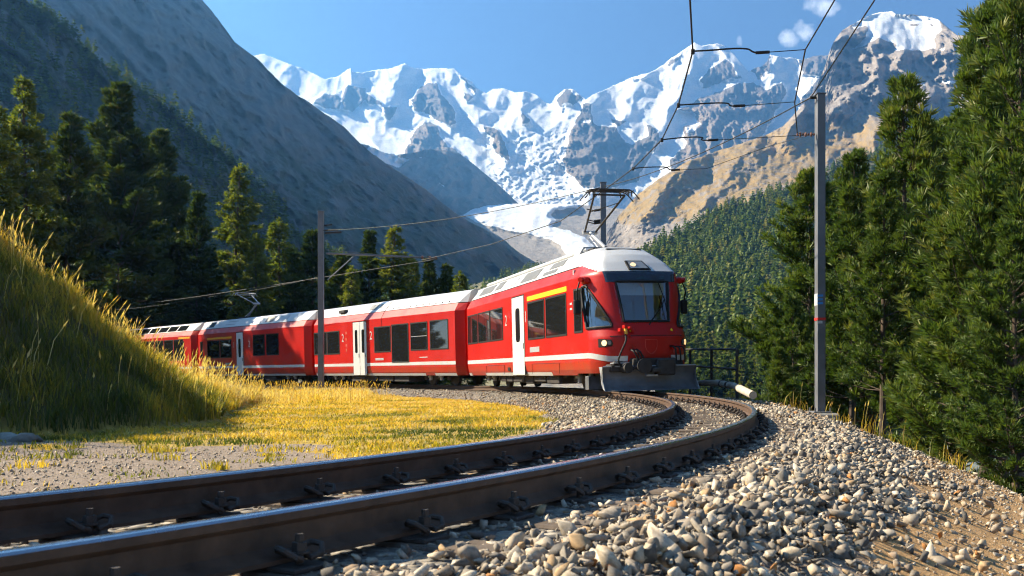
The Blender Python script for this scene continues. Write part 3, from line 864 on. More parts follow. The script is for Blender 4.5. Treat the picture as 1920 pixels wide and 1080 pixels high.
# ---- sleepers with plates, bolts and spring clips
M_SLEEPER = simple('weathered_sleeper', (0.13, 0.10, 0.075), 0.9, 0, .2, .5, 7, .5)
M_FAST = simple('dark_fastening_steel', (0.06, 0.048, 0.04), 0.7, 0.2, .3, .4, 30, .2)
sl_me = MB().bbox(-1.0, 1.0, -.115, .115, -.30, -.178, .012).mesh('sleeper', M_SLEEPER)
pl_me = MB().bbox(-.17, .17, -.08, .08, -.178, -.1615, .004).mesh('base_plate', M_FAST)
b_mb = MB()
hexa = [(math.cos(R(60 * k)) * .024, math.sin(R(60 * k)) * .024) for k in range(6)]
b_mb.prism(hexa, 'z', -.12, -.092); b_mb.tube([(0, 0, -.16), (0, 0, -.066)], .013, 8)
b_mb.tube([(0, 0, -.126), (0, 0, -.12)], .032, 10)
bo_me = b_mb.mesh('bolt', M_FAST)
c_mb = MB()
for sg in (-1, 1):
    c_mb.tube([(-.052, .012 * sg, -.128), (-.048, .045 * sg, -.118), (-.02, .075 * sg, -.103), (.018, .080 * sg, -.108), (.042, .055 * sg, -.130), (.03, .022 * sg, -.140), (0, .020 * sg, -.132)], .0105, 7)
c_mb.tube([(-.052, -.02, -.128), (-.052, .02, -.128)], .0105, 7)
cl_me = c_mb.mesh('spring_clip', M_FAST, True)
for k in range(-6, 76):
    s = (k + .5) * SLEEPER_STEP
    x, y, z, a = (float(v) for v in tr(s, 0))
    so = link('sleeper', sl_me, track)
    so.location = (x, y, z); so.rotation_euler = (0, 0, a - math.pi / 2)      # local +x points to the outside of the curve
    if s > 24: continue
    for side in (-1, 1):
        p_ = link('base_plate', pl_me, so); p_.location = (side * .53, 0, 0)
        for q in (-1, 1):
            bb = link('bolt', bo_me, so); bb.location = (side * .53 + q * .112, 0, 0)
            cc = link('spring_clip', cl_me, so); cc.location = (side * .53 + q * .112, 0, 0); cc.rotation_euler = (0, 0, 0 if q > 0 else math.pi)

# ---- pebbles on the gravel patch and over the bare earth
n = 16000
x = rng.uniform(-8.5, -1.5, n); y = rng.uniform(4.5, 13.5, n); s, o = near_track(x, y)
ok = (o < -2.3) & (np.maximum(y - 12.4, x + 2.9) + rng.normal(0, .5, n) < 0) & (960 + FPX * x / y > -60)
x, y, s, o = x[ok], y[ok], s[ok], o[ok]
x2, y2, _, _ = tr(rng.uniform(-2, 20, 9000), rng.uniform(1.7, 3.5, 9000)); keep = (y2 > 1.5) & (960 + FPX * x2 / np.maximum(y2, .5) < 2000); x2, y2 = x2[keep], y2[keep]
s2, o2 = near_track(x2, y2)
PX = np.concatenate([x, x2]); PY = np.concatenate([y, y2]); PZ = ground_z(PX, PY, np.concatenate([s, s2]), np.concatenate([o, o2]))
pr_ = np.clip(rng.lognormal(math.log(.008), .5, len(PX)), .003, .026)
V, F, T = scatter_mesh(STONES_FAR, rng.integers(0, 16, len(PX)), np.stack([PX, PY, PZ + pr_ * .2], -1), rot_mats(len(PX), rng), pr_)
pme = np_mesh('pebbles', V, F, [M_STONE]); attr_f(pme, 'tint', rng.uniform(.1, .9, len(PX))[T])
tag(link('pebbles', pme), 'fine pebbles strewn over the gravel patch and bare earth', 'pebbles', kind='stuff')
# ================================================================== THE TRAIN
M_RED = simple('red_train_paint', (0.42, 0.008, 0.004), 0.38, 0, .25, .08, 1.3, 0, coat=.06)
def _dust(m, lo_, hi_, amt, col=(0.16, 0.10, 0.06)):
    """brake dust thrown up from the wheels, thickest along the bottom edge"""
    nt = m.node_tree; b = nt.nodes['Principled BSDF']
    src = b.inputs['Base Color'].links[0].from_socket
    co = objco(nt); sx = nd(nt, 'ShaderNodeSeparateXYZ'); lk(nt, co, sx.inputs[0])
    z = math_n(nt, 'ADD', sx.outputs[2], math_n(nt, 'MULTIPLY', math_n(nt, 'SUBTRACT', noise_n(nt, 2.2, 6, .65, co), .5), .9))
    f = ramp(nt, math_n(nt, 'DIVIDE', z, 4.0), [(lo_ / 4, amt), (hi_ / 4, 0.0)]).outputs[0]
    lk(nt, mixc(nt, f, src, col), b.inputs['Base Color'])
_dust(M_RED, .45, 1.05, .38)
M_WHITE = simple('white_train_paint', (0.48, 0.485, 0.48), 0.4, 0, .5, .07, 1.5)
M_DOORP = simple('pale_grey_door_paint', (0.56, 0.57, 0.56), 0.38, 0, .5, .05, 2)
M_GLASS = simple('dark_tinted_glass', (0.012, 0.013, 0.014), 0.03, 0, .6)
M_RUBBER = simple('black_rubber', (0.012, 0.012, 0.012), 0.6, 0, .3)
M_DARK = simple('dark_running_gear', (0.045, 0.04, 0.036), 0.75, .1, .3, .5, 6)
M_GREY = simple('grey_steel_plough', (0.13, 0.135, 0.145), 0.5, .2, .4, .25, 5)
M_LGREY = simple('light_grey_metal', (0.36, 0.37, 0.38), 0.45, .2, .4, .15, 4)
M_NAVY = simple('dark_blue_band', (0.018, 0.028, 0.045), 0.18, 0, .6)
M_YEL = simple('yellow_class_band', (0.80, 0.55, 0.01), 0.45)
M_AMBER = simple('orange_class_band', (0.75, 0.36, 0.02), 0.45)
M_ROOFG = simple('grey_roof_panel', (0.11, 0.112, 0.108), 0.5, .1, .4, .2, 3)
M_BRASS = simple('brown_insulator', (0.2, 0.09, 0.05), .35)
M_LAMP = simple('lit_lamp', (0.9, 0.8, 0.6), .2, 0, .5, emis=((1.0, 0.6, 0.22), 0.3))
M_CABW = simple('cab_lining', (0.42, 0.44, 0.42), .7)
M_CABD = simple('cab_dark_lining', (0.05, 0.052, 0.055), .75)
def clear_glass():
    m, nt, b = mat_new('clear_cab_glass')
    out = nt.nodes['Material Output']
    t = nd(nt, 'ShaderNodeBsdfTransparent'); t.inputs[0].default_value = (0.75, 0.82, 0.84, 1)
    g = nd(nt, 'ShaderNodeBsdfGlossy'); g.inputs['Roughness'].default_value = 0.02; g.inputs[0].default_value = (1, 1, 1, 1)
    lw_ = nd(nt, 'ShaderNodeFresnel'); lw_.inputs[0].default_value = 1.55
    mx = nd(nt, 'ShaderNodeMixShader')
    lk(nt, math_n(nt, 'ADD', math_n(nt, 'MULTIPLY', lw_.outputs[0], 1.15), .10), mx.inputs[0])
    lk(nt, t.outputs[0], mx.inputs[1]); lk(nt, g.outputs[0], mx.inputs[2]); lk(nt, mx.outputs[0], out.inputs[0])
    return m
M_CLEAR = clear_glass()

HALF = [(1.22, .45), (1.29, .60), (1.325, .80), (1.325, 3.05), (1.13, 3.38)]
ROOF = [(1.13, 3.38), (.75, 3.83), (.60, 3.89), (0, 3.93)]
def car_pose(s_front, s_back, ov=2.6, roll=1.3):
    ax, ay, az, _ = (float(v) for v in tr(s_front + ov)); bx_, by2, bz_, _ = (float(v) for v in tr(s_back - ov))
    f = Vector((ax - bx_, ay - by2, az - bz_)); d = f.length; f.normalize()
    o = Vector((bx_, by2, bz_)) - f * ov
    l = Vector((0, 0, 1)).cross(f).normalized(); u = f.cross(l)
    rot = Matrix((f, l, u)).transposed().to_4x4() @ Matrix.Rotation(R(roll), 4, 'X')
    return Matrix.Translation(o) @ rot, d + 2 * ov
def new_car(name, s_front, s_back, ov, label):
    M, L = car_pose(s_front, s_back, ov)
    e = empty(name)
    e.matrix_world = M
    tag(e, label, 'railcar', 'cars of the red train')
    return e, L
def loft(sections, closed=False):
    """list of equal-length point rows -> MB faces"""
    mb = MB(); vs = [p for r_ in sections for p in r_]; k = len(sections[0]); fs = []
    for i in range(len(sections) - 1):
        for j in range(k if closed else k - 1):
            fs.append((i * k + j, i * k + (j + 1) % k, (i + 1) * k + (j + 1) % k, (i + 1) * k + j))
    return mb.add(vs, fs)
def full(half, x, sy=1.0, dz=0.0):
    return [(x, -y * sy, z + dz) for y, z in half] + [(x, y * sy, z + dz) for y, z in half[::-1] if y > 1e-6]
def hull(car, x0, x1, end0=True, end1=True):
    secs = []
    if end0: secs += [(x0, .80), (x0 + .36, 1.0)]
    else: secs += [(x0, 1.0)]
    secs += [(x1 - .36, 1.0), (x1, .80)] if end1 else [(x1, 1.0)]
    low = [(1.22, .45)]
    mb = MB()
    vs = []; rows_ = []
    for x, sy in secs:
        rows_.append([(x, -y * sy, z) for y, z in HALF] )
    body = loft(rows_)
    body2 = loft([[(x, -y, z) for x, y, z in r_] for r_ in rows_])
    body.add(body2.v, body2.f)
    # underside and end walls
    body.add([(secs[0][0] + .1, -1.2, .47), (secs[-1][0] - .1, -1.2, .47), (secs[-1][0] - .1, 1.2, .47), (secs[0][0] + .1, 1.2, .47)], [(0, 1, 2, 3)])
    for x, sy, on in ((secs[0][0], secs[0][1], end0), (secs[-1][0], secs[-1][1], end1)):
        if on:
            p = [(x, -y * sy, z) for y, z in HALF] + [(x, y * sy, z) for y, z in HALF[::-1]]
            body.add(p, [tuple(range(len(p)))])
    b_ = body.build('body', [M_RED], car)
    rr = []
    for x, sy in secs: rr.append([(x, -y * (sy if y > .8 else 1), z) for y, z in ROOF] + [(x, y * (sy if y > .8 else 1), z) for y, z in ROOF[::-1][1:]])
    roof = loft(rr)
    for r_, on in ((rr[0], end0), (rr[-1], end1)):
        if on: roof.add(r_, [tuple(range(len(r_)))])
    r2 = roof.build('roof', [M_WHITE], car)
    # gutter line where roof and side meet, sill strip along the bottom
    g = MB()
    for sg in (-1, 1):
        g.tube([(x, sg * 1.135 * (sy if sy < 1 else 1), 3.375) for x, sy in secs], .014, 6)
    g.build('gutter', M_RUBBER, car)
    return b_, r2
def side_quad(x0, x1, z0, z1, t0, t1):
    """flat plate standing off the visible side by t0..t1"""
    return MB().bbox(x0, x1, -1.325 - t1, -1.325 - t0, z0, z1, min(.012, (t1 - t0) * .45))
def stripe(car, x0, x1, name='white_stripe', z0=.89, z1=1.03, m=None):
    for sg in (-1, 1):
        mb = MB(); ya, yb = sorted((sg * 1.324, sg * 1.329)); mb.box(x0, x1, ya, yb, z0, z1); mb.build(name, m or M_WHITE, car)
def sill(car, x0, x1):
    for sg in (-1, 1):
        mb = MB(); mb.add([(x0, sg * 1.224, .44), (x1, sg * 1.224, .44), (x1, sg * 1.272, .545), (x0, sg * 1.272, .545)], [(0, 1, 2, 3)])
        mb.build('sill_strip', M_WHITE, car)
def window(car, x0, x1, z0, z1, panes=1, split=None):
    """rubber frame with its panes"""
    mb = MB(); t = .05
    for a, b, c, d in ((x0, x1, z1 - t, z1), (x0, x1, z0, z0 + t), (x0, x0 + t, z0 + t, z1 - t), (x1 - t, x1, z0 + t, z1 - t)):
        mb.box(a, b, -1.341, -1.322, c, d)
    w = mb.build('window', M_RUBBER, car)
    gm = MB(); gm.box(x0 + t * .9, x1 - t * .9, -1.333, -1.3255, z0 + t * .9, z1 - t * .9); gm.build('pane', M_GLASS, w)
    if split:
        sm = MB(); sm.box(x0 + t, x1 - t, -1.338, -1.3335, split - .012, split + .012); sm.build('glazing_bar', M_LGREY, w)
    return w
def door(car, x0, x1, z0=.46, z1=2.98, leaves=1):
    g = MB(); g.box(x0 - .035, x1 + .035, -1.3275, -1.30, z0 - .01, z1 + .035); g.build('door_surround', M_RUBBER, car)
    w_ = (x1 - x0) / leaves
    for k in range(leaves):
        a = x0 + k * w_ + (.012 if k else 0); b = a + w_ - .012
        d = side_quad(a, b, z0, z1, -.02, .012).build('door', M_DOORP, car)
        ww = w_ * (.36 if leaves == 1 else .38); c = (a + b) / 2
        pts = []
        zb, zt = 1.52, 2.62
        for k2 in range(16):
            an = 2 * math.pi * k2 / 16
            rx, rz = ww / 2, ww / 2
            pts.append((c + rx * math.copysign(abs(math.cos(an)) ** .6, math.cos(an)), (zt - rz if math.sin(an) > 0 else zb + rz) + rz * math.copysign(abs(math.sin(an)) ** .6, math.sin(an))))
        p = MB(); p.prism(pts, 'y', -1.343, -1.33); p.build('door_window', M_GLASS, d)
        hb = MB(); hb.box(b - .09, b - .06, -1.352, -1.336, 1.30, 1.48); hb.build('door_button', M_DARK, d)
def glyph(car, txt, x, z, size, m, y=-1.331, name='class_number', rot=None, parent=None):
    cu = bpy.data.curves.new(name, 'FONT'); cu.body = txt; cu.size = size; cu.extrude = .002; cu.align_x = 'CENTER'
    cu.materials.append(m)
    tmp = bpy.data.objects.new('tmp', cu); COL.objects.link(tmp); bpy.context.view_layer.update()
    me = bpy.data.meshes.new_from_object(tmp.evaluated_get(bpy.context.evaluated_depsgraph_get())); bpy.data.objects.remove(tmp)
    o = bpy.data.objects.new(name, me); COL.objects.link(o); o.parent = parent or car
    o.location = (x, y, z); o.rotation_euler = rot or (R(90), 0, 0)
    return o
def plate(car, name, x0, x1, z0, z1, m, t=.006):
    return side_quad(x0, x1, z0, z1, -.004, t).build(name, m, car)
def roof_panel(car, x0, x1, f0, f1, m, lift=.012, name='roof_panel'):
    """panel lying on the visible slope of the roof; f is 0 at the gutter, 1 at the top edge"""
    P0 = Vector((0, -1.13, 3.38)); P1 = Vector((0, -.75, 3.83)); n = Vector((0, -.764, .645))
    a = P0.lerp(P1, f0); b = P0.lerp(P1, f1)
    vs = []
    for d in (-.01, lift):
        for p, x in ((a, x0), (a, x1), (b, x1), (b, x0)): vs.append((x, p.y + n.y * d, p.z + n.z * d))
    mb = MB(); mb.add(vs, [(0, 1, 2, 3), (4, 5, 6, 7), (0, 1, 5, 4), (1, 2, 6, 5), (2, 3, 7, 6), (3, 0, 4, 7)])
    return mb.build(name, m, car)
def bogie(car, x):
    f = MB()
    for sg in (-1, 1):
        f.bbox(x - 1.25, x + 1.25, sg * .82 - .06, sg * .82 + .06, .42, .60, .02)
        f.bbox(x - .28, x + .28, sg * .84 - .1, sg * .84 + .1, .28, .46, .02)
    f.bbox(x - .2, x + .2, -.8, .8, .38, .52, .02)
    b = f.build('bogie', M_DARK, car)
    for ax in (-.95, .95):
        w = MB()
        for sg in (-1, 1):
            w.tube([(x + ax, sg * .49, .37), (x + ax, sg * .60, .37)], .365, 24)
            w.tube([(x + ax, sg * .47, .37), (x + ax, sg * .495, .37)], .385, 24)
            w.bbox(x + ax - .13, x + ax + .13, sg * .84 - .08, sg * .84 + .08, .25, .5, .03)
        w.tube([(x + ax, -.6, .37), (x + ax, .6, .37)], .07, 10)
        w.build('wheelset', M_DARK, b, True)
    for ax in (-.45, .45):
        s_ = MB(); s_.tube([(x + ax, -.95, .24), (x + ax, -.95, .62)], .07, 10); s_.tube([(x + ax, -.97, .36), (x + ax, -.97, .42)], .11, 10); s_.build('spring', M_LGREY, b)
def underframe(car, x0, x1):
    r_ = random.Random(int(x0 * 10 + x1))
    mb = MB(); mb.box(x0, x1, -.95, .95, .36, .47); mb.build('underframe', M_DARK, car)
    x = x0 + .1
    while x < x1 - .8:
        w = r_.uniform(.7, 1.6); w = min(w, x1 - x)
        mb = MB(); mb.bbox(x, x + w - .12, -1.08, -.3, r_.uniform(.14, .24), .46, .03); mb.build('equipment_box', M_DARK, car); x += w
def bellows(car, x0, x1):
    mb = MB(); n = 6
    for k in range(n):
        a = x0 + (x1 - x0) * k / n; b = x0 + (x1 - x0) * (k + .62) / n
        mb.box(a, b, -.78, .78, .62, 3.0)
    mb.box(x0, x1, -.72, .72, .66, 2.95)
    mb.build('gangway_bellows', M_RUBBER, car)
def pantograph(car, xb, base, knee, head, hw=.62, mat=None):
    """arm frames from base through knee up to the collector head (local x,z pairs)"""
    m = mat or M_DARK
    pm = MB()
    pm.bbox(xb - .9, xb + .6, -.5, .5, base[1] - .10, base[1] - .04, .01)
    for a in (-.75, .45):
        for sg in (-1, 1): pm.tube([(xb + a, sg * .42, 3.9), (xb + a, sg * .42, base[1] - .08)], .05, 8)
    p = pm.build('pantograph_base', M_DARK, car)
    a = MB(); a.tube([(base[0], 0, base[1]), (knee[0], 0, knee[1])], .055, 10); a.tube([(base[0] - .55, .05, base[1]), (knee[0] - .12, .05, knee[1] - .12)], .018, 6)
    a.tube([(knee[0], -.22, knee[1]), (knee[0], .22, knee[1])], .06, 10)
    a.build('lower_arm', M_LGREY, p, True)
    b = MB()
    for sg in (-1, 1):
        b.tube([(knee[0], sg * .16, knee[1]), (head[0], sg * .45, head[1] - .12)], .03, 8)
    b.tube([(head[0], -.45, head[1] - .12), (head[0], .45, head[1] - .12)], .025, 8)
    b.tube([(knee[0] + .55 * (head[0] - knee[0]), -.32, knee[1] + .55 * (head[1] - .12 - knee[1])), (knee[0] + .8 * (head[0] - knee[0]), .37, knee[1] + .8 * (head[1] - .12 - knee[1]))], .012, 6)
    b.build('upper_arm', m, p, True)
    h = MB()
    for dx in (-.22, -.08, .08, .22):
        big = abs(dx) > .1
        pts = [(head[0] + dx, y, head[1] - (0 if abs(y) < .5 else (abs(y) - .5) ** 1.5 * 1.6)) for y in np.linspace(-hw - .18, hw + .18, 17)] if big else [(head[0] + dx, y, head[1] + .005) for y in np.linspace(-hw, hw, 9)]
        h.tube(pts, .016 if big else .02, 6)
    for sg in (-1, 1):
        for yy in (.38, .52, .62):
            h.tube([(head[0] - .24, sg * yy, head[1] - .03), (head[0] + .24, sg * yy, head[1] - .03)], .014, 6)
            h.tube([(head[0] + (.1 if yy > .5 else -.14), sg * yy, head[1] - .02), (head[0] + (.1 if yy > .5 else -.14), sg * yy, head[1] - .17)], .018, 6)
    h.build('collector_head', m, p, True)
def corner_plate(car, x, name='lettering', w=.3, z=2.4):
    return plate(car, name, x - w / 2, x + w / 2, z, z + .05, M_WHITE)

# ------------------------------------------------------------------ leading car with the cab
car1, L1 = new_car('railcar', 22.0, 38.0, 2.7, 'leading red railcar with cab, plough and raised pantograph in front of the train')
XN = 13.2                                   # where the nose begins
body1, roof1 = hull(car1, 0.0, XN, True, False)
ZT = [.50, .95, 1.40, 1.76, 2.30, 2.86, 3.05, 3.12, 3.38, 3.62, 3.78, 3.90]
XC = [14.35, 14.42, 14.38, 14.2, 14.0, 13.85, 13.75, 13.7, 13.4, 13.25, 13.22, 13.21]
XK = [15.02, 15.10, 15.12, 14.98, 14.86, 14.72, 14.66, 14.60, 14.28, 13.95, 13.62, 13.25]
YK = [.84, .84, .84, .76, .82, .90, .93, .95, .86, .66, .52, .45]
XF = [15.20, 15.28, 15.30, 15.12, 14.97, 14.83, 14.77, 14.70, 14.40, 14.08, 13.72, 13.30]
def nose_pt(t, z):
    xc, xk, yk, xf = (float(np.interp(z, ZT, q)) for q in (XC, XK, YK, XF))
    yz = np.array(HALF + ROOF[1:]); ys = float(np.interp(z, yz[:, 1], yz[:, 0]))
    yk = min(yk, ys * .98)
    if t < .35:
        f = t / .35; return (XN + (xc - XN) * f, ys)
    if t < .8:
        f = (t - .35) / .45
        c = (xc + (xk - xc) * .72, ys - (ys - yk) * .22)
        return ((1 - f) ** 2 * xc + 2 * f * (1 - f) * c[0] + f * f * xk, (1 - f) ** 2 * ys + 2 * f * (1 - f) * c[1] + f * f * yk)
    f = (t - .8) / .2
    return (xk + (xf - xk) * (1 - (1 - f) ** 2), yk * (1 - f))
WS = [(.84, 1.80), (.84, 2.84)]             # windscreen: t from .84 to the middle
SW = [(.35, 1.66), (.35, 2.62), (.37, 2.76), (.44, 2.78), (.52, 2.55), (.62, 2.20), (.70, 1.88), (.735, 1.68)]
def build_nose():
    zs = np.concatenate([np.linspace(.5, 3.12, 64), np.linspace(3.12, 3.90, 20)[1:]]); ts = np.concatenate([np.linspace(0, .35, 12), np.linspace(.35, .8, 34)[1:], np.linspace(.8, 1, 12)[1:]])
    vs = []; idx = {}
    cols = [(-1, i) for i in range(len(ts))] + [(1, i) for i in range(len(ts) - 2, -1, -1)]
    for r_, z in enumerate(zs):
        for c_, (sg, i) in enumerate(cols):
            x, y = nose_pt(ts[i], z); idx[r_, c_] = len(vs); vs.append((x, sg * y, z))
    parts = {'nose': ([], M_RED), 'roof_dome': ([], M_WHITE), 'destination_band': ([], M_NAVY)}
    for r_ in range(len(zs) - 1):
        for c_ in range(len(cols) - 1):
            i = cols[c_][1] if cols[c_][0] < 0 else cols[c_ + 1][1]; j = i + 1
            tm = (ts[i] + ts[min(j, len(ts) - 1)]) / 2; zm = (zs[r_] + zs[r_ + 1]) / 2
            if tm > .84 and 1.80 < zm < 2.84: continue
            if bool(in_poly(np.array(tm), np.array(zm), SW)): continue
            f = (idx[r_, c_], idx[r_, c_ + 1], idx[r_ + 1, c_ + 1], idx[r_ + 1, c_])
            lim = 3.38 if tm < .35 else 3.38 - .26 * min(1, (tm - .35) / .35)
            k = 'roof_dome' if zm > lim else ('destination_band' if (zm > 2.84 and tm > .76) else 'nose')
            parts[k][0].append(f)
    for k, (fs, m) in parts.items():
        used = sorted({i for f in fs for i in f}); mp = {o: n for n, o in enumerate(used)}
        me = bpy.data.meshes.new(k); me.from_pydata([vs[o] for o in used], [], [tuple(mp[i] for i in f) for f in fs]); me.materials.append(m)
        me.polygons.foreach_set('use_smooth', [True] * len(me.polygons))
        me.update()
        link(k, me, car1)
build_nose()
def surf(t, z, sg, lift=0.0):
    x, y = nose_pt(t, z)
    x2, y2 = nose_pt(min(1, t + .01), z); x1, y1 = nose_pt(max(0, t - .01), z)
    dx, dy = x2 - x1, y2 - y1; n = math.hypot(dx, dy) or 1
    return Vector((x - dy / n * lift, sg * (y + dx / n * lift), z)) if True else None
# windscreen glass, its rubber seal, side glass
ws_rows = [[surf(t, z, -1) for t in np.linspace(.825, 1, 8)] + [surf(t, z, 1) for t in np.linspace(1, .825, 8)[1:]] for z in np.linspace(1.77, 2.87, 8)]
wsg = loft(ws_rows).build('windscreen', M_CLEAR, car1, True)
seal = MB()
loop = [surf(t, 1.80, -1, .012) for t in np.linspace(.84, 1, 7)] + [surf(t, 1.80, 1, .012) for t in np.linspace(1, .84, 7)[1:]] + [surf(.84, z, 1, .012) for z in np.linspace(1.9, 2.84, 6)] + \
       [surf(t, 2.84, 1, .012) for t in np.linspace(.86, 1, 6)] + [surf(t, 2.84, -1, .012) for t in np.linspace(1, .84, 7)[1:]] + [surf(.84, z, -1, .012) for z in np.linspace(2.7, 1.8, 6)]
seal.tube(loop, .035, 6, False); seal.build('seal', M_RUBBER, wsg, True)
for sg in (-1, 1):
    poly = []
    for (a, b), (c, d) in zip(SW, SW[1:] + SW[:1]):
        for k in range(6): poly.append((a + (c - a) * k / 6, b + (d - b) * k / 6))
    rows_ = []
    cx, cz = .47, 2.0
    mb = MB(); ring = [surf(t, z, sg, .004) for t, z in poly]; mid = [surf(cx + (t - cx) * .5, cz + (z - cz) * .5, sg, .004) for t, z in poly]; n = len(poly)
    mb.add(ring + mid + [surf(cx, cz, sg, .004)], [(i, (i + 1) % n, n + (i + 1) % n, n + i) for i in range(n)] + [(n + i, n + (i + 1) % n, 2 * n) for i in range(n)])
    sw_ = mb.build('cab_side_window', M_CLEAR, car1, True)
    s2 = MB(); s2.tube([surf(t, z, sg, .012) for t, z in poly + poly[:1]], .036, 6, False); s2.build('seal', M_RUBBER, sw_, True)
# cab interior
cab = MB(); cab.box(13.0, 13.06, -1.25, 1.25, .7, 3.3); cab.build('cab_wall', M_CABW, car1)
cf = MB(); cf.box(13.0, 14.8, -1.1, 1.1, .72, .78); cf.box(13.0, 14.3, -1.0, 1.0, 3.0, 3.05); cf.build('cab_floor', M_CABD, car1)
ds = MB(); ds.prism([(14.0, 1.52), (14.75, 1.78), (14.92, 1.74), (14.92, 1.0), (14.1, 1.0)], 'y', -.78, .78); ds.build('cab_desk', M_CABD, car1)
cons = MB(); cons.prism([(14.02, 1.60), (14.08, 1.95), (14.45, 1.98), (14.62, 1.76), (14.6, 1.58)], 'y', -1.02, -.80); cons.build('cab_console', M_WHITE, car1)
bl = MB(); bl.box(14.56, 14.57, -.74, .74, 2.50, 2.83); bl.build('sun_blind', simple('grey_sun_blind', (0.78, 0.78, 0.76), .8), car1)
st_ = MB(); st_.bbox(13.3, 13.48, -.55, -.1, 1.3, 2.2, .05); st_.bbox(13.3, 13.8, -.57, -.08, 1.15, 1.32, .05); st_.bbox(13.33, 13.46, -.45, -.2, 2.2, 2.42, .04); st_.build('driver_seat', M_CABD, car1)
pw = MB(); pw.box(14.02, 14.08, -1.24, -1.18, 1.64, 2.72); pw.build('cab_window_post', M_LGREY, car1)
# wiper
wp = MB(); wp.tube([(15.14, .02, 1.70), (15.06, .42, 2.18), (14.98, .52, 2.35)], .014, 6); wp.tube([(15.10, .05, 1.76), (15.03, .47, 2.2)], .01, 6); wp.tube([(14.93, .40, 2.78), (15.0, .53, 2.35), (15.09, .58, 1.86)], .014, 6); wp.build('wiper', M_RUBBER, car1)
# destination display, roof headlight
dd = MB(); dd.add([surf(t, z, sg, .012) for z in (2.90, 3.09) for sg, t in ((-1, .86), (-1, 1), (1, .86))], [(0, 1, 4, 3), (1, 2, 5, 4)]); dd.build('destination_display', simple('display_glass', (0.02, 0.045, 0.055), .08), car1)
def dome_pt(y, z, lift):
    xf = float(np.interp(z, ZT, XF)); xk = float(np.interp(z, ZT, XK)); yk = float(np.interp(z, ZT, YK)); f = 1 - abs(y) / yk
    return Vector((xk + (xf - xk) * (1 - (1 - f) ** 2) + lift, y, z + lift * .5))
hb_ = MB(); hb_.add([dome_pt(y, z, l) for l in (-.05, .04) for y, z in ((-.30, 3.14), (.30, 3.14), (.17, 3.40), (-.30, 3.40))], [(4, 5, 6, 7), (0, 1, 5, 4), (1, 2, 6, 5), (2, 3, 7, 6), (3, 0, 4, 7)])
hbo = hb_.build('roof_headlight', M_RUBBER, car1)
gl_ = MB(); gl_.add([dome_pt(y, z, .047) for y, z in ((-.25, 3.175), (.235, 3.175), (.14, 3.37), (-.25, 3.37))], [(0, 1, 2, 3)]); gl_.build('lamp_glass', simple('lamp_housing_glass', (0.22, 0.24, 0.26), .1), hbo)
lp = MB(); c0 = dome_pt(-.14, 3.27, .05); nrm = Vector((.75, 0, .62)).normalized(); lp.tube([c0 - nrm * .01, c0 + nrm * .012], .072, 16); lp.build('lamp', M_LAMP, hbo, True)
slot = MB(); slot.bbox(13.52, 13.62, -.50, .50, 3.78, 3.835, .01); slot.build('roof_slot', M_ROOFG, car1)
# lower headlights
for sg in (-1, 1):
    k = MB(); ring = [surf(t, z, sg, .008) for t, z in ((.52, 1.16), (.62, 1.16), (.73, 1.18), (.745, 1.25), (.72, 1.345), (.62, 1.365), (.52, 1.375))]; cen = surf(.63, 1.26, sg, .010)
    k.add(ring + [cen], [(i, (i + 1) % 7, 7) for i in range(7)]); hl = k.build('headlight', M_RUBBER, car1)
    c = surf(.62, 1.265, sg, .012); nv = (surf(.62, 1.265, sg, .05) - surf(.62, 1.265, sg, 0)).normalized()
    l_ = MB(); l_.tube([c, c + nv * .02], .075, 16); l_.build('lamp', M_LAMP, hl, True)
    c = surf(.695, 1.265, sg, .012); nv = (surf(.695, 1.265, sg, .05) - surf(.695, 1.265, sg, 0)).normalized()
    l_ = MB(); l_.tube([c, c + nv * .015], .055, 14); l_.build('marker_lamp', M_GREY, hl, True)
# white stripe wrapping the nose, crease line, stickers, shield outline
for sg in (-1, 1):
    s_ = loft([[surf(t, (.89 + dz - .10 * float(sstep(.3, .75, t))), sg, .004) for t in np.linspace(0, .86, 30)] for dz in (0, .14)]); s_.build('white_stripe', M_WHITE, car1, True)
    cr = MB(); cr.tube([surf(t, 1.43, sg, .002) for t in np.linspace(.70, 1, 12)], .010, 5, False); cr.build('bumper_joint', M_RUBBER, car1)
    st = surf(.88 if sg < 0 else .84, 1.56, sg, .008); d_ = MB(); d_.add([st + Vector((0, 0, .06)), st + Vector((0, .045, 0)), st - Vector((0, 0, .06)), st - Vector((0, .045, 0))], [(0, 1, 2, 3)]); d_.build('warning_sticker', M_YEL, car1)
sh = MB(); sh.tube([Vector((15.31 - .12 * y * y, y, z)) for y, z in ((-.16, 1.33), (.16, 1.33), (.16, 1.15), (.12, 1.05), (.05, .985), (0, .965), (-.05, .985), (-.12, 1.05), (-.16, 1.15), (-.16, 1.33))], .006, 5, False); sh.build('shield_outline', simple('faded_red_outline', (0.62, 0.09, 0.06), .5), car1)
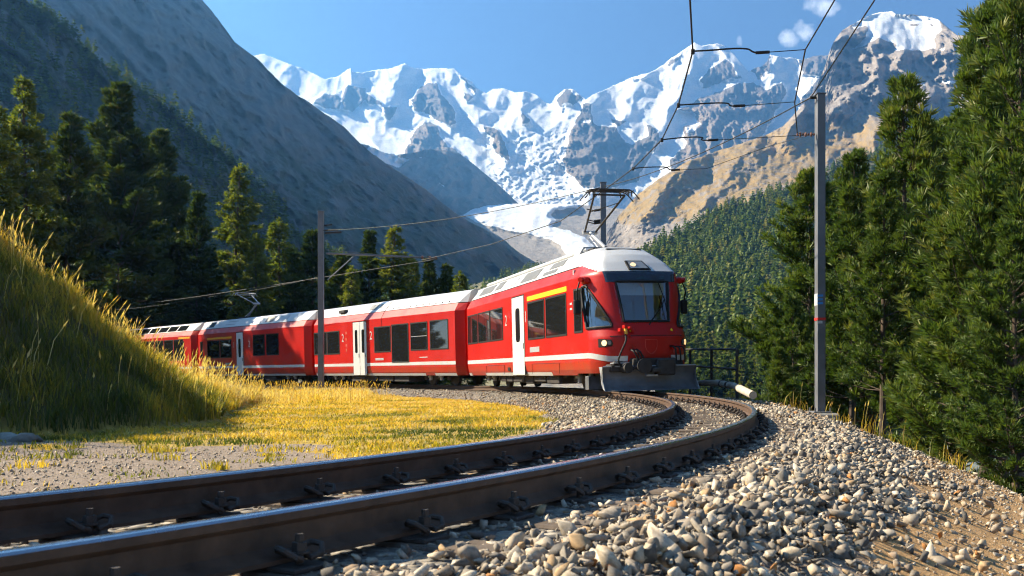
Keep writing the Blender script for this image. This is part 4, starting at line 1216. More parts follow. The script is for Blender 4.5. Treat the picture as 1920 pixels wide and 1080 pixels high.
# side fittings of the leading car
stripe(car1, .36, XN); sill(car1, .3, .75); sill(car1, 3.0, 11.0)
for a, b in ((.50, 2.13), (2.24, 4.02), (4.08, 5.82)): window(car1, a, b, 1.66, 2.78)
door(car1, 7.02, 8.42)
for a, b in ((8.85, 10.58), (10.72, 12.62)): window(car1, a, b, 1.55, 2.72)
plate(car1, 'first_class_band', 8.80, 12.66, 2.76, 2.90, M_YEL)
window(car1, 13.26, 13.92, 1.58, 2.76)
glyph(car1, '2', 6.25, 2.12, .52, M_WHITE); glyph(car1, '1', 8.62, 2.12, .52, M_WHITE)
plate(car1, 'destination_panel', 9.0, 10.0, 1.16, 1.32, M_LGREY)
plate(car1, 'lettering', 12.92, 13.10, 2.36, 2.42, M_WHITE); plate(car1, 'lettering', 12.92, 13.10, 2.22, 2.28, M_WHITE)
for x0, x1 in ((3.4, 5.9), (9.2, 11.9)):
    o = MB(); o.tube([(x0, -1.3265, .50), (x0, -1.3265, .80), (x1, -1.3265, .80), (x1, -1.3265, .50)], .006, 4, False); o.build('hatch_outline', M_RUBBER, car1)
plate(car1, 'socket', 6.35, 6.6, .60, .72, M_RUBBER)
for (a, b, c, d, m) in ((1.2, 3.2, .25, .9, M_ROOFG), (3.6, 4.5, .3, .92, M_ROOFG), (4.9, 6.4, .25, .9, M_LGREY), (7.1, 8.9, .2, .92, M_ROOFG), (9.6, 10.9, .18, .42, M_ROOFG), (9.9, 11.2, .55, .95, M_ROOFG)): roof_panel(car1, a, b, c, d, m)
rb = MB(); rb.bbox(.8, 12.2, -.62, .62, 3.86, 4.02, .06); rb.build('roof_equipment', M_WHITE, car1)
we = MB(); we.add([(12.1, -.75, 3.82), (12.1, -.6, 4.06), (12.9, -.72, 3.80), (12.1, .6, 4.06), (12.1, .75, 3.82), (12.9, .72, 3.80), (11.6, -.6, 4.06), (11.6, .6, 4.06), (11.6, -.75, 3.82), (11.6, .75, 3.82)], [(0, 1, 3, 4), (1, 6, 7, 3), (0, 8, 6, 1), (4, 3, 7, 9)]); we.build('roof_fairing', M_LGREY, car1)
bogie(car1, 2.7); bogie(car1, 13.0); underframe(car1, 4.4, 11.4)
pantograph(car1, 12.0, (12.25, 4.02), (11.0, 4.62), (12.65, 5.56))
# mirrors
for sg in (-1, 1):
    mr = MB(); mr.tube([(14.0, sg * 1.20, 2.98), (14.22, sg * 1.48, 2.93)], .07, 8); mr.bbox(13.92, 14.25, sg * 1.30 - .09, sg * 1.30 + .09, 2.84, 3.0, .03); mo = mr.build('mirror_arm', M_RED, car1, True)
    gl2 = MB(); gl2.bbox(13.98, 14.10, sg * 1.52 - .09, sg * 1.52 + .09, 2.04, 2.42, .03); gl2.tube([(14.1, sg * 1.45, 2.9), (14.12, sg * 1.54, 2.65), (14.06, sg * 1.52, 2.4)], .02, 6); gl2.build('mirror', M_RUBBER, mo)
# plough
prof_p = [(15.20, .66), (15.10, .52), (15.07, .38), (15.12, .22), (15.22, .10), (15.36, .05)]
rows_ = []
for y in np.linspace(-1.27, 1.27, 25):
    bulge = .26 * (1 - (abs(y) / 1.27) ** 1.6)
    rows_.append([(x + bulge, y, z) for x, z in prof_p])
pm = loft(rows_); back_ = loft([[(x - .03, y, z) for x, y, z in r_] for r_ in rows_]); pm.add(back_.v, back_.f)
plo = pm.build('plough', M_GREY, car1, True)
ed = MB()
for sg in (-1, 1):
    q = [(x, sg * 1.27, z) for x, z in prof_p] + [(14.96, sg * 1.27, .66)]
    ed.add(q + [(x, y + sg * .02, z) for x, y, z in q], [tuple(range(7)), tuple(range(7, 14))] + [(i, (i + 1) % 7, 7 + (i + 1) % 7, 7 + i) for i in range(7)])
ed.tube([(15.2 + .26 * (1 - (abs(y) / 1.27) ** 1.6), y, .665) for y in np.linspace(-1.27, 1.27, 20)], .018, 6)
ed.build('plough_edge', M_LGREY, plo)
p2 = MB(); p2.bbox(13.9, 14.0, -1.24, -.55, .08, .42, .01); p2.add([(14.0, -1.24, .42), (14.0, -.55, .42), (14.12, -.55, .08), (14.12, -1.24, .08)], [(0, 1, 2, 3)]); p2.bbox(13.86, 14.12, -1.27, -1.24, .07, .43, .008); p2.build('rail_guard', M_GREY, car1)
# coupling gear under the nose
cg = MB(); cg.bbox(14.3, 15.15, -.95, .95, .60, .80, .03); cg.bbox(15.0, 15.42, -.55, .62, .58, .86, .03); cg.bbox(15.3, 15.55, .05, .55, .42, .84, .03); cg.bbox(14.9, 15.3, -1.1, -.45, .52, .72, .03)
cg.tube([(15.1, -.32, .66), (15.62, -.32, .66)], .12, 14); cg.tube([(15.58, -.32, .66), (15.64, -.32, .66)], .19, 18); cg.bbox(15.38, 15.7, -.14, .08, .5, .62, .02)
cg.tube([(15.3, -.75, .62), (15.5, -.7, .62)], .13, 14); cg.build('coupler', M_DARK, car1, True)
st2 = MB(); st2.bbox(15.12, 15.36, -1.05, -.62, .735, .76, .006); st2.bbox(15.5, 15.58, -.25, .05, .40, .45, .01); st2.build('step_plate', M_LGREY, car1)
def hose(pts, r_=.022):
    hm = MB()
    P_ = [Vector(p) for p in pts]; out = []
    for i in range(len(P_) - 1):
        a, b = P_[i], P_[i + 1]; p0 = P_[max(i - 1, 0)]; p3 = P_[min(i + 2, len(P_) - 1)]
        for k in range(6):
            t = k / 6; out.append(.5 * ((2 * a) + (b - p0) * t + (2 * p0 - 5 * a + 4 * b - p3) * t * t + (3 * a - p0 - 3 * b + p3) * t ** 3))
    out.append(P_[-1]); hm.tube(out, r_, 8); hm.build('brake_hose', M_RUBBER, car1, True)
hose([(15.2, -.66, 1.50), (15.34, -.70, 1.30), (15.38, -.86, 1.0), (15.38, -.92, .78), (15.42, -.78, .62), (15.45, -.55, .58)], .024)
for y in (-.50, -.42, -.34): hose([(15.28, y - .05, 1.08), (15.42, y - .02, 1.02), (15.46, y + .05, .86), (15.44, y + .06, .66)], .022)
for y in (.62, .74, .86): hose([(15.22 - .05, y - .08, 1.16), (15.34, y, 1.12), (15.36, y + .03, .95), (15.30, y + .06, .74)], .022)
cp = MB(); cp.tube([(15.20, -.64, 1.62), (15.24, -.65, 1.47)], .045, 10); co2 = cp.build('cable_plug', M_AMBER, car1, True)
for y, z in ((-.78, 1.58), (-.66, 1.66), (-.52, 1.62), (-.46, 1.57), (-.56, 1.40), (.62, 1.10), (-.52, 1.14), (-.4, 1.13)): MB().bbox(15.08, 15.26, y - .03, y + .03, z - .045, z + .045, .01).build('cable_socket', M_RED, car1)
MB().tube([(15.28, -.62, 1.26), (15.31, -.40, 1.26)], .012, 6).build('grab_rail', M_RED, car1); MB().tube([(15.26, .55, 1.19), (15.30, .88, 1.15)], .014, 6).build('grab_rail', M_RED, car1)
bellows(car1, -.46, .02)

# ------------------------------------------------------------------ middle car
car2, L2 = new_car('railcar', 38.45, 53.4, 2.6, 'middle red railcar with double white door, standing behind the grey steel mast')
hull(car2, 0, L2); stripe(car2, .36, L2 - .36); sill(car2, .4, 3.0); sill(car2, 3.0, 12.0); sill(car2, 12.8, L2 - .4)
for a, b in ((.35, 1.98), (2.04, 3.5)): window(car2, a, b, 1.50, 2.66)
door(car2, 5.07, 6.52, leaves=2)
glyph(car2, '2', 3.9, 2.1, .55, M_WHITE); glyph(car2, '2', 7.0, 2.12, .55, M_WHITE)
window(car2, 7.34, 8.98, 1.50, 2.68); window(car2, 9.08, 10.66, 1.02, 2.72); window(car2, 10.85, 12.34, 1.52, 2.72, split=2.12); window(car2, 12.55, 14.05, 1.52, 2.74)
plate(car2, 'destination_panel', 7.4, 8.25, 1.14, 1.24, M_LGREY); plate(car2, 'lettering', 11.6, 12.3, 1.20, 1.235, M_WHITE)
for z in (2.45, 2.15, 1.85, 1.62): plate(car2, 'pictogram', 4.22, 4.36, z, z + .12, simple('faded_sticker', (0.5, 0.1, 0.06), .5))
for (a, b, c, d) in ((3.1, 3.6, .1, .75), (6.2, 7.0, .3, .85), (7.2, 7.45, .4, .8)): roof_panel(car2, a, b, c, d, M_ROOFG)
vb = MB(); vb.bbox(3.0, 3.7, -1.12, -.9, 3.52, 3.68, .03); vb.build('roof_vent', M_DARK, car2)
for x in np.arange(8.8, 14.2, .55): plate_ = MB().bbox(x, x + .03, -1.10, -1.06, 3.44, 3.49, .005).build('roof_bolt', M_DARK, car2)
jn = MB(); jn.tube([(8.1, -1.327, 2.68), (8.1, -1.327, 3.05), (8.1, -1.135, 3.39), (8.1, -.755, 3.835)], .012, 4, False); jn.build('body_joint', M_RUBBER, car2)
bogie(car2, 2.6); bogie(car2, L2 - 2.6); underframe(car2, 4.2, L2 - 4.2); bellows(car2, -.42, .02)

# ------------------------------------------------------------------ third car
car3, L3 = new_car('railcar', 53.75, 69.0, 2.6, 'third red railcar with orange band and its own pantograph, seen behind tall grass')
hull(car3, 0, L3); stripe(car3, .36, L3 - .36); sill(car3, .4, L3 - .4)
for a, b in ((1.85, 3.78), (3.88, 5.55)): window(car3, a, b, 1.52, 2.62)
plate(car3, 'first_class_band', 1.80, 5.6, 2.68, 2.80, M_AMBER)
door(car3, 6.28, 7.22); glyph(car3, '1', 5.9, 2.1, .52, M_WHITE); glyph(car3, '2', 8.05, 2.12, .52, M_WHITE)
for a, b in ((8.6, 10.15), (10.35, 11.9)): window(car3, a, b, 1.58, 2.78)
window(car3, .7, 1.1, 1.55, 2.6)
plate(car3, 'destination_panel', 4.6, 5.5, 1.10, 1.22, M_LGREY); plate(car3, 'lettering', .8, 1.05, .60, .72, M_WHITE)
for (a, b, c, d, m) in ((1.5, 2.2, .2, .85, M_RUBBER), (4.0, 5.4, .3, .42, M_LGREY), (4.2, 5.6, .7, .82, M_LGREY), (8.0, 9.0, .2, .9, M_LGREY), (9.6, 10.6, .2, .92, M_ROOFG), (11.0, 12.4, .2, .9, M_LGREY), (12.9, 14.3, .2, .9, M_WHITE)): roof_panel(car3, a, b, c, d, m)
bogie(car3, 2.6); bogie(car3, L3 - 2.6); underframe(car3, 4.2, L3 - 4.2); bellows(car3, -.46, .02)
pantograph(car3, 5.4, (5.0, 4.02), (6.3, 4.75), (4.6, 5.5), .55, M_LGREY)

# ------------------------------------------------------------------ panorama car at the tail
car4, L4 = new_car('railcar', 69.55, 86.5, 2.6, 'rearmost red panorama coach with curved roof glass, half hidden by the grassy bank')
hull(car4, 0, L4); stripe(car4, .36, L4 - .36)
for a in np.arange(.9, 14.2, 1.62):
    window(car4, a, a + 1.5, 1.45, 2.85)
    roof_panel(car4, a, a + 1.45, .08, .86, M_GLASS, name='roof_window')
plate(car4, 'first_class_band', 14.6, 16.4, 2.86, 2.98, M_AMBER); window(car4, 15.0, 15.5, 1.5, 2.7)
bogie(car4, 2.6); bogie(car4, L4 - 2.6); underframe(car4, 4.2, L4 - 4.2)
# ================================================================== TREES
def foliage_mat(name, stops, trans=0.35, rnd=0.25):
    m, nt, b = mat_new(name)
    out = nt.nodes['Material Output']
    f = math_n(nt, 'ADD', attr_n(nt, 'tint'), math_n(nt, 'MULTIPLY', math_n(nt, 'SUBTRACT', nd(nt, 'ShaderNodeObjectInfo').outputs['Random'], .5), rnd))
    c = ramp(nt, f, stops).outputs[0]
    d = nd(nt, 'ShaderNodeBsdfDiffuse'); t = nd(nt, 'ShaderNodeBsdfTranslucent'); g = nd(nt, 'ShaderNodeBsdfGlossy'); g.inputs['Roughness'].default_value = .5
    lk(nt, c, d.inputs[0]); lk(nt, mixc(nt, 1.0, c, (1.12, 1.18, .5), 'MULTIPLY'), t.inputs[0])
    g.inputs[0].default_value = (.5, .5, .45, 1)
    m1 = nd(nt, 'ShaderNodeMixShader'); m1.inputs[0].default_value = trans; lk(nt, d.outputs[0], m1.inputs[1]); lk(nt, t.outputs[0], m1.inputs[2])
    m2 = nd(nt, 'ShaderNodeMixShader'); m2.inputs[0].default_value = .05; lk(nt, m1.outputs[0], m2.inputs[1]); lk(nt, g.outputs[0], m2.inputs[2])
    lk(nt, m2.outputs[0], out.inputs[0])
    return m
M_PINE = foliage_mat('pine_needles', [(0.0, (0.022, 0.044, 0.012)), (0.45, (0.062, 0.108, 0.020)), (0.8, (0.125, 0.172, 0.032)), (1.0, (0.20, 0.21, 0.05))])
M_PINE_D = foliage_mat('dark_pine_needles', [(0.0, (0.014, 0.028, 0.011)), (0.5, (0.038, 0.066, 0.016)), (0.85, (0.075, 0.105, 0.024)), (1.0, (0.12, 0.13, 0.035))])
M_LARCH = foliage_mat('larch_needles', [(0.0, (0.045, 0.072, 0.012)), (0.5, (0.115, 0.148, 0.024)), (1.0, (0.23, 0.225, 0.045))], .45)
M_BARK = simple('tree_bark', (0.095, 0.072, 0.055), .95, 0, .15, .5, 9, .8)
M_TWIG = simple('dead_twigs', (0.16, 0.13, 0.10), .9, 0, .2, .3, 20)

def needles(P, Dv, size, K, g, width, spread):
    """K flat needle blades per tuft, fanned round the tuft's own direction"""
    n = len(P)
    rv = g.normal(size=(n, K, 3)); rv /= np.linalg.norm(rv, axis=2)[..., None]
    d = Dv[:, None, :] + rv * spread
    d /= np.linalg.norm(d, axis=2)[..., None]
    ln = size[:, None] * g.uniform(.7, 1.15, (n, K))
    sidev = np.cross(d, g.normal(size=(n, K, 3))); sidev /= np.linalg.norm(sidev, axis=2)[..., None] + 1e-9
    b = P[:, None, :] - d * (ln * .12)[..., None]
    w = (ln * width)[..., None]
    m_ = b + d * (ln * .55)[..., None]
    V = np.stack([b - sidev * w * .25, m_ - sidev * w * .5, b + d * ln[..., None], m_ + sidev * w * .5], 2).reshape(-1, 3)
    F = np.arange(n * K * 4).reshape(-1, 4)
    return V, F
def conifer(seed, H, Rm, kind='pine', step=.45, K=8, tuft=.2, bare=.06, width=.2, dens=1.0):
    g = np.random.default_rng(seed)
    P, Dv, Sz, Tn = [], [], [], []
    wood = MB()
    bend = g.normal(0, .012, 2) * H
    tp = lambda t: np.array([bend[0] * t * t, bend[1] * t * t, H * t])
    rad = .028 * H ** .85 * .62
    wood.tube([tuple(tp(t)) for t in np.linspace(0, .985, 12)], [max(.012, rad * (1 - t) ** .85 + .008) for t in np.linspace(0, .985, 12)], 8)
    z = bare * H
    lump = g.uniform(0, 6.28, 6)
    while z < H * .985:
        t = z / H
        if kind == 'larch':
            pr = (1 - t) ** .8 * min(1, .45 + t * 3.0)
        else:
            pr = ((1 - t) ** .62) * min(1, .55 + t * 2.2) * (1 + .16 * math.sin(z * 1.7 + lump[0]) + .1 * math.sin(z * 3.9 + lump[1]))
        nb = max(3, int(round((6.5 if kind == 'pine' else 6) * (1 - .3 * t) * dens)))
        for k in range(nb):
            az = g.uniform(0, 6.28)
            ln = Rm * pr * g.uniform(.62, 1.12) * (1 + .18 * math.sin(2 * az + lump[2]))
            if ln < .12: ln = .12
            if kind == 'pine': e0 = R(g.uniform(-14, 12) + 42 * t); e1 = e0 + R(g.uniform(18, 46))
            else: e0 = R(g.uniform(-2, 14) + 30 * t); e1 = e0 - R(g.uniform(12, 34) * (1 - .7 * t))
            nseg = 6; pts = [tp(t)]
            for q in range(nseg):
                e = e0 + (e1 - e0) * ((q + .5) / nseg) ** 1.3
                az += g.normal(0, .07)
                pts.append(pts[-1] + np.array([math.cos(az) * math.cos(e), math.sin(az) * math.cos(e), math.sin(e)]) * ln / nseg)
            pts = np.array(pts)
            wood.tube([tuple(p) for p in pts[::2]], [max(.006, .018 * ln ** .6 * (1 - .8 * i / 3)) for i in range(len(pts[::2]))], 4, False)
            m = max(3, int(ln / (.17 if kind == 'pine' else .15)))
            for q in range(m):
                f = .22 + .78 * (q + g.random()) / m
                if t < .35 and f < .4 and g.random() < .6: continue
                i = min(int(f * nseg), nseg - 1); ff = f * nseg - i
                p = pts[i] + (pts[i + 1] - pts[i]) * ff
                d = pts[i + 1] - pts[i]; d = d / (np.linalg.norm(d) + 1e-9)
                sd = np.cross(d, [0, 0, 1.0]); sd /= np.linalg.norm(sd) + 1e-9
                for sg in (-1, 1):
                    tl = (.16 + .30 * (1 - f)) * min(1.5, .55 + ln * .35) * g.uniform(.6, 1.3)
                    if kind == 'pine': dv = d * .75 + sd * sg * g.uniform(.4, 1.0) + np.array([0, 0, g.uniform(.05, .7)])
                    else: dv = d * .6 + sd * sg * g.uniform(.3, 1.0) + np.array([0, 0, g.uniform(-.75, .1)])
                    dv /= np.linalg.norm(dv)
                    nt_ = max(1, int(tl / (.13 if kind == 'pine' else .12)))
                    for w in range(nt_):
                        P.append(p + dv * tl * (w + 1) / nt_); Dv.append(dv); Sz.append(tuft * g.uniform(.75, 1.25))
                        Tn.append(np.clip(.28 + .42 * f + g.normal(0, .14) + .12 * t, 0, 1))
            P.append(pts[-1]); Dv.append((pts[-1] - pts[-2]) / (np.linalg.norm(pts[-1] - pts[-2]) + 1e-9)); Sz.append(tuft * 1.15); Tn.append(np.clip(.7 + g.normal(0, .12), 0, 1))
        z += step * g.uniform(.7, 1.2) * (1 - .35 * t)
    for q in range(5): P.append(tp(.97 + .007 * q)); Dv.append(np.array([0, 0, 1.0])); Sz.append(tuft); Tn.append(.7)
    P, Dv, Sz, Tn = np.array(P), np.array(Dv), np.array(Sz), np.array(Tn)
    V, F = needles(P, Dv, Sz, K, g, width, .62 if kind == 'pine' else .8)
    return wood, V, F, np.repeat(Tn, K * 4)
KINDS = {}
def make_kind(key, mat, **kw):
    wood, V, F, T = conifer(**kw)
    tm = wood.mesh('trunk', M_BARK)
    cm = np_mesh('crown', V, F, [mat]); attr_f(cm, 'tint', T)
    KINDS[key] = (tm, cm, kw['H'])

make_kind('pine_a', M_PINE, seed=1, H=10, Rm=2.4, K=15, tuft=.26, step=.33, bare=.22, width=.105)
make_kind('pine_b', M_PINE, seed=2, H=10, Rm=2.0, K=15, tuft=.25, step=.33, bare=.28, width=.105)
make_kind('pine_c', M_PINE, seed=3, H=8, Rm=2.3, K=14, tuft=.26, step=.30, bare=.04, width=.105)
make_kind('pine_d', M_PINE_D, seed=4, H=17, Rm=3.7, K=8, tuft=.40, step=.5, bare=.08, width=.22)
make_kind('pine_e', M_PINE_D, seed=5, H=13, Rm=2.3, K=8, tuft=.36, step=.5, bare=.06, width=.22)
make_kind('larch_a', M_LARCH, seed=6, H=18, Rm=3.7, kind='larch', K=7, tuft=.30, step=.5, bare=.08, width=.24)
make_kind('larch_b', M_LARCH, seed=7, H=14, Rm=2.9, kind='larch', K=7, tuft=.30, step=.5, bare=.05, width=.24)
make_kind('far_pine', M_PINE, seed=8, H=14, Rm=2.3, K=4, tuft=.75, step=1.0, bare=.06, width=.42, dens=.8)
make_kind('far_larch', M_LARCH, seed=9, H=15, Rm=2.5, kind='larch', K=4, tuft=.7, step=1.0, bare=.06, width=.42, dens=.8)
make_kind('far_dark', M_PINE_D, seed=10, H=14, Rm=2.0, K=4, tuft=.75, step=1.0, bare=.06, width=.42, dens=.8)
def plant(name, kind, loc, H, rz, label, group, cat='tree', wide=1.0):
    tm, cm, h0 = KINDS[kind]
    e = empty(name, loc, rz); s = H / h0
    e.scale = (s * wide, s * wide, s)
    tag(e, label, cat, group)
    link('trunk', tm, e); link('crown', cm, e)
    return e
def gz(x, y): return float(ground_z(np.array([x]), np.array([y]))[0])
def plant_px(name, kind, px, ytop, d, label, group, wide=1.0, rz=None):
    p = at(px, ytop, d); z0 = gz(p.x, p.y) - .15
    return plant(name, kind, (p.x, p.y, z0), p.z - z0, rz if rz is not None else random.uniform(0, 6.28), label, group, wide=wide)
GR = 'stone pines below the ballast on the right'
for a in (('pine_a', 1700, 150, 25, 'tall stone pine with bare spire tip and rusty top, right of the tall mast', .95),
          ('pine_b', 1598, 292, 27, 'slender stone pine with visible dark trunk just right of the tall mast', 1.0),
          ('pine_a', 1908, -30, 16.5, 'tallest stone pine cut off by the right edge of the picture', .88),
          ('pine_b', 1848, 28, 19, 'second tallest pine with pointed top beside the one at the right edge', .95),
          ('pine_a', 1880, -20, 21, 'pine rising behind the two tallest pines at the right edge', .9),
          ('pine_c', 1905, 420, 11.6, 'low bushy pine nearest the camera at the right edge', 1.0),
          ('pine_c', 1800, 330, 17, 'broad pine standing left of the nearest bushy pine', 1.05),
          ('pine_b', 1752, 240, 29, 'pine half hidden behind the tall spire-topped pine', 1.1),
          ('pine_a', 1520, 322, 36, 'stone pine directly behind the tall mast', 1.1),
          ('pine_c', 1490, 560, 33, 'short bushy pine left of the tall mast below the forest', .8),
          ('pine_b', 1655, 330, 22, 'pine with dark bare lower trunk left of the broad pine', .95),
          ('pine_a', 1632, 345, 35, 'pine in the second row seen between the slender pine and the spire-topped one', 1.1),
          ('pine_a', 1722, 270, 35, 'second-row pine right behind the spire-topped pine', 1.1),
          ('pine_b', 1788, 235, 31, 'second-row pine above the broad pine at right', 1.2),
          ('pine_a', 1852, 190, 37, 'back-row pine filling the gap below the pointed top at right', 1.2),
          ('pine_b', 1570, 345, 40, 'back-row pine close right of the tall mast', 1.2),
          ('pine_c', 1470, 655, 30, 'small pine bush at the drop edge left of the tall mast', 1.1),
          ):
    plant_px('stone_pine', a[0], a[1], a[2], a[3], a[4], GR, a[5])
GL = 'conifers on the inner side and behind the train'
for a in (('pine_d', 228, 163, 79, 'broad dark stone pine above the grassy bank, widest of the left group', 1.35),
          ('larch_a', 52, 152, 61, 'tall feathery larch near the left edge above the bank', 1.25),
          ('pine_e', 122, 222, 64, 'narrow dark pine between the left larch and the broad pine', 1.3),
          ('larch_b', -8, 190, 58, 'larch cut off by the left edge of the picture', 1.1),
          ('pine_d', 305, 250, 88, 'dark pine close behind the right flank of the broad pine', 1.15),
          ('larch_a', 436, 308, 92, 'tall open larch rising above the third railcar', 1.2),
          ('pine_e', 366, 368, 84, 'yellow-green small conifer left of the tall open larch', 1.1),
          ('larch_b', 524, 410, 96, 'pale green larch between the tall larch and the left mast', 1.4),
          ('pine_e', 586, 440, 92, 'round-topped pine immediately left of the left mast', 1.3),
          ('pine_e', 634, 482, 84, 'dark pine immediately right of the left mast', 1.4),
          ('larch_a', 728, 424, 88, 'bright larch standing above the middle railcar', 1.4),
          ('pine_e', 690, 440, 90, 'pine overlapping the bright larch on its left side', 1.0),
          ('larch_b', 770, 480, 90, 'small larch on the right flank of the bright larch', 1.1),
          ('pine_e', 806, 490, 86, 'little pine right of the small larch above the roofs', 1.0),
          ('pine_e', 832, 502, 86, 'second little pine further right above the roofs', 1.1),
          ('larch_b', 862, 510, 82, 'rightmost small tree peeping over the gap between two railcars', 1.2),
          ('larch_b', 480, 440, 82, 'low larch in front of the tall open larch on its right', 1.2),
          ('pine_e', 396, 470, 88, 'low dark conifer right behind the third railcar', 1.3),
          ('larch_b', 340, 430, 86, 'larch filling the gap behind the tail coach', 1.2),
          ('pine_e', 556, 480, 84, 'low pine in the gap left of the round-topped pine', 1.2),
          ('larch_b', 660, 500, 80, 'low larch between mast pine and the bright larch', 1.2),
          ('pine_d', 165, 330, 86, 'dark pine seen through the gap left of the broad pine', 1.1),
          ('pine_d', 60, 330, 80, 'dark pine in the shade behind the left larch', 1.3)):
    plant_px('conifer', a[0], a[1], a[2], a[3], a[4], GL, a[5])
# grove continued by unseen trees, added to shade the train and darken window reflections
for i, (x, y, H, k) in enumerate(((-37, 60, 18, 'pine_d'), (-44, 66, 17, 'larch_a'), (-50, 58, 18, 'pine_d'), (-40, 50, 15, 'larch_b'), (-58, 72, 19, 'pine_d'), (-47, 46, 16, 'pine_d'), (-56, 40, 17, 'larch_a'), (-48, 78, 13, 'pine_e'), (-54, 84, 15, 'pine_d'), (-60, 80, 15, 'pine_d'), (-66, 88, 17, 'pine_d'), (-53, 73, 12, 'pine_e'), (-70, 80, 17, 'pine_d'))):
    plant('conifer', k, (x, y, gz(x, y) - .1), H, i * 1.3, 'unseen conifer added beyond the left edge to shade the train and its windows', 'grove beyond the left edge')

# ---- forest on the right-hand slope: each nearer tree an object, the rest one mass
fx, FP = FOREST
FP = FP[2:]
cand = []
g5 = np.random.default_rng(55)
rows_f, cols_f = FP.shape[:2]
def forest_at(r_, c_):
    i, j = int(r_), int(c_); a, b = r_ - i, c_ - j
    i2, j2 = min(i + 1, rows_f - 1), min(j + 1, cols_f - 1)
    return (FP[i, j] * (1 - a) + FP[i2, j] * a) * (1 - b) + (FP[i, j2] * (1 - a) + FP[i2, j2] * a) * b
pts_f = []
for _ in range(60000):
    r_, c_ = g5.uniform(0, rows_f - 1.01), g5.uniform(0, 68)
    p = forest_at(r_, c_)
    # even spread over the real slope, not over the picture
    if g5.random() > min(1.0, (p[1] / 800) ** 1.5): continue
    pts_f.append(p)
    if len(pts_f) > 5400: break
pts_f = np.array(pts_f)
def thin(P, rmin):
    keep = []
    for p in P[np.argsort(P[:, 1])]:
        if all((p[0] - q[0]) ** 2 + (p[1] - q[1]) ** 2 > rmin ** 2 for q in keep[-260:]): keep.append(p)
    return np.array(keep)
pts_f = thin(pts_f, 3.4)
hts = g5.uniform(9, 16, len(pts_f)) * np.where(g5.random(len(pts_f)) < .2, .7, 1)
order = np.argsort(-hts / pts_f[:, 1] * (960 + FPX * pts_f[:, 0] / pts_f[:, 1] < 1560) * 1.0)
single_f = order[:300]
for i in single_f:
    p = pts_f[i]; u = g5.random()
    near_ = p[1] < 120
    k = ('larch_b' if u < .55 else 'pine_e') if near_ else ('far_larch' if u < .5 else ('far_pine' if u < .8 else 'far_dark'))
    plant('forest_conifer', k, (p[0], p[1], p[2] - .4), float(hts[i]), float(g5.uniform(0, 6.28)), 'conifer in the dense forest on the sunlit right-hand slope', 'forest on the right-hand slope', wide=1.0 if near_ else 1.5)
def cone_tree(g, tiers=9, fr=6):
    """small whole tree of ragged drooping fronds"""
    V, F = [], []
    for k in range(tiers):
        t = k / tiers; r_ = .33 * (1 - t) ** .75 + .012; z = .04 + .93 * t
        for q in range(fr):
            a = g.uniform(0, 6.28); l = r_ * g.uniform(.75, 1.2); w = l * .55
            c, s_ = math.cos(a), math.sin(a); b = len(V)
            V += [(0, 0, z + .10), (c * l * .6 - s_ * w, s_ * l * .6 + c * w, z + .03), (c * l, s_ * l, z - .035 + g.uniform(-.02, .02)), (c * l * .6 + s_ * w, s_ * l * .6 - c * w, z + .03)]
            F.append((b, b + 1, b + 2, b + 3))
    return np.array(V), np.array(F)
cones = [cone_tree(np.random.default_rng(900 + k), 7, 5) for k in range(8)]
cones_low = [cone_tree(np.random.default_rng(950 + k), 5, 4) for k in range(8)]
def mass(name, P, H, mat, label, seed, low=False):
    g = np.random.default_rng(seed); n = len(P)
    a = g.uniform(0, 6.28, n); c, s_ = np.cos(a), np.sin(a); z0 = np.zeros(n)
    Rm = np.stack([c, -s_, z0, s_, c, z0, z0, z0, np.ones(n)], -1).reshape(-1, 3, 3)
    V, F, T = scatter_mesh(cones_low if low else cones, g.integers(0, 8, n), P, Rm, H)
    tn = g.normal(.45, .18, n)
    me = np_mesh(name, V, F, [mat]); attr_f(me, 'tint', np.clip(tn[T] + np.random.default_rng(1).normal(0, .06, len(T)), 0, 1))
    return tag(link(name, me), label, 'forest', kind='stuff')
M_MASS = foliage_mat('mixed_forest_needles', [(0.0, (0.022, 0.048, 0.008)), (0.3, (0.065, 0.108, 0.011)), (0.6, (0.13, 0.165, 0.016)), (1.0, (0.26, 0.21, 0.03))], .3, 0)
restf = pts_f[:, 1] > 100; restf[single_f] = False
more_f = []
for _ in range(9000):
    p = forest_at(g5.uniform(0, rows_f - 1.01), g5.uniform(66, cols_f - 1.01))
    if g5.random() < min(1.0, (p[1] / 800) ** 1.5): more_f.append(p)
more_f = np.array(more_f)[:2600]
mass('forest_flank', more_f - np.array([0, 0, .5]), g5.uniform(9, 16, len(more_f)), M_MASS, 'conifer forest on the slope behind the pines at the right edge', 74, True)
mass('forest', pts_f[restf] - np.array([0, 0, .5]), hts[restf] * 1.05, M_MASS, 'dense sunlit conifer forest covering the right-hand slope', 71)
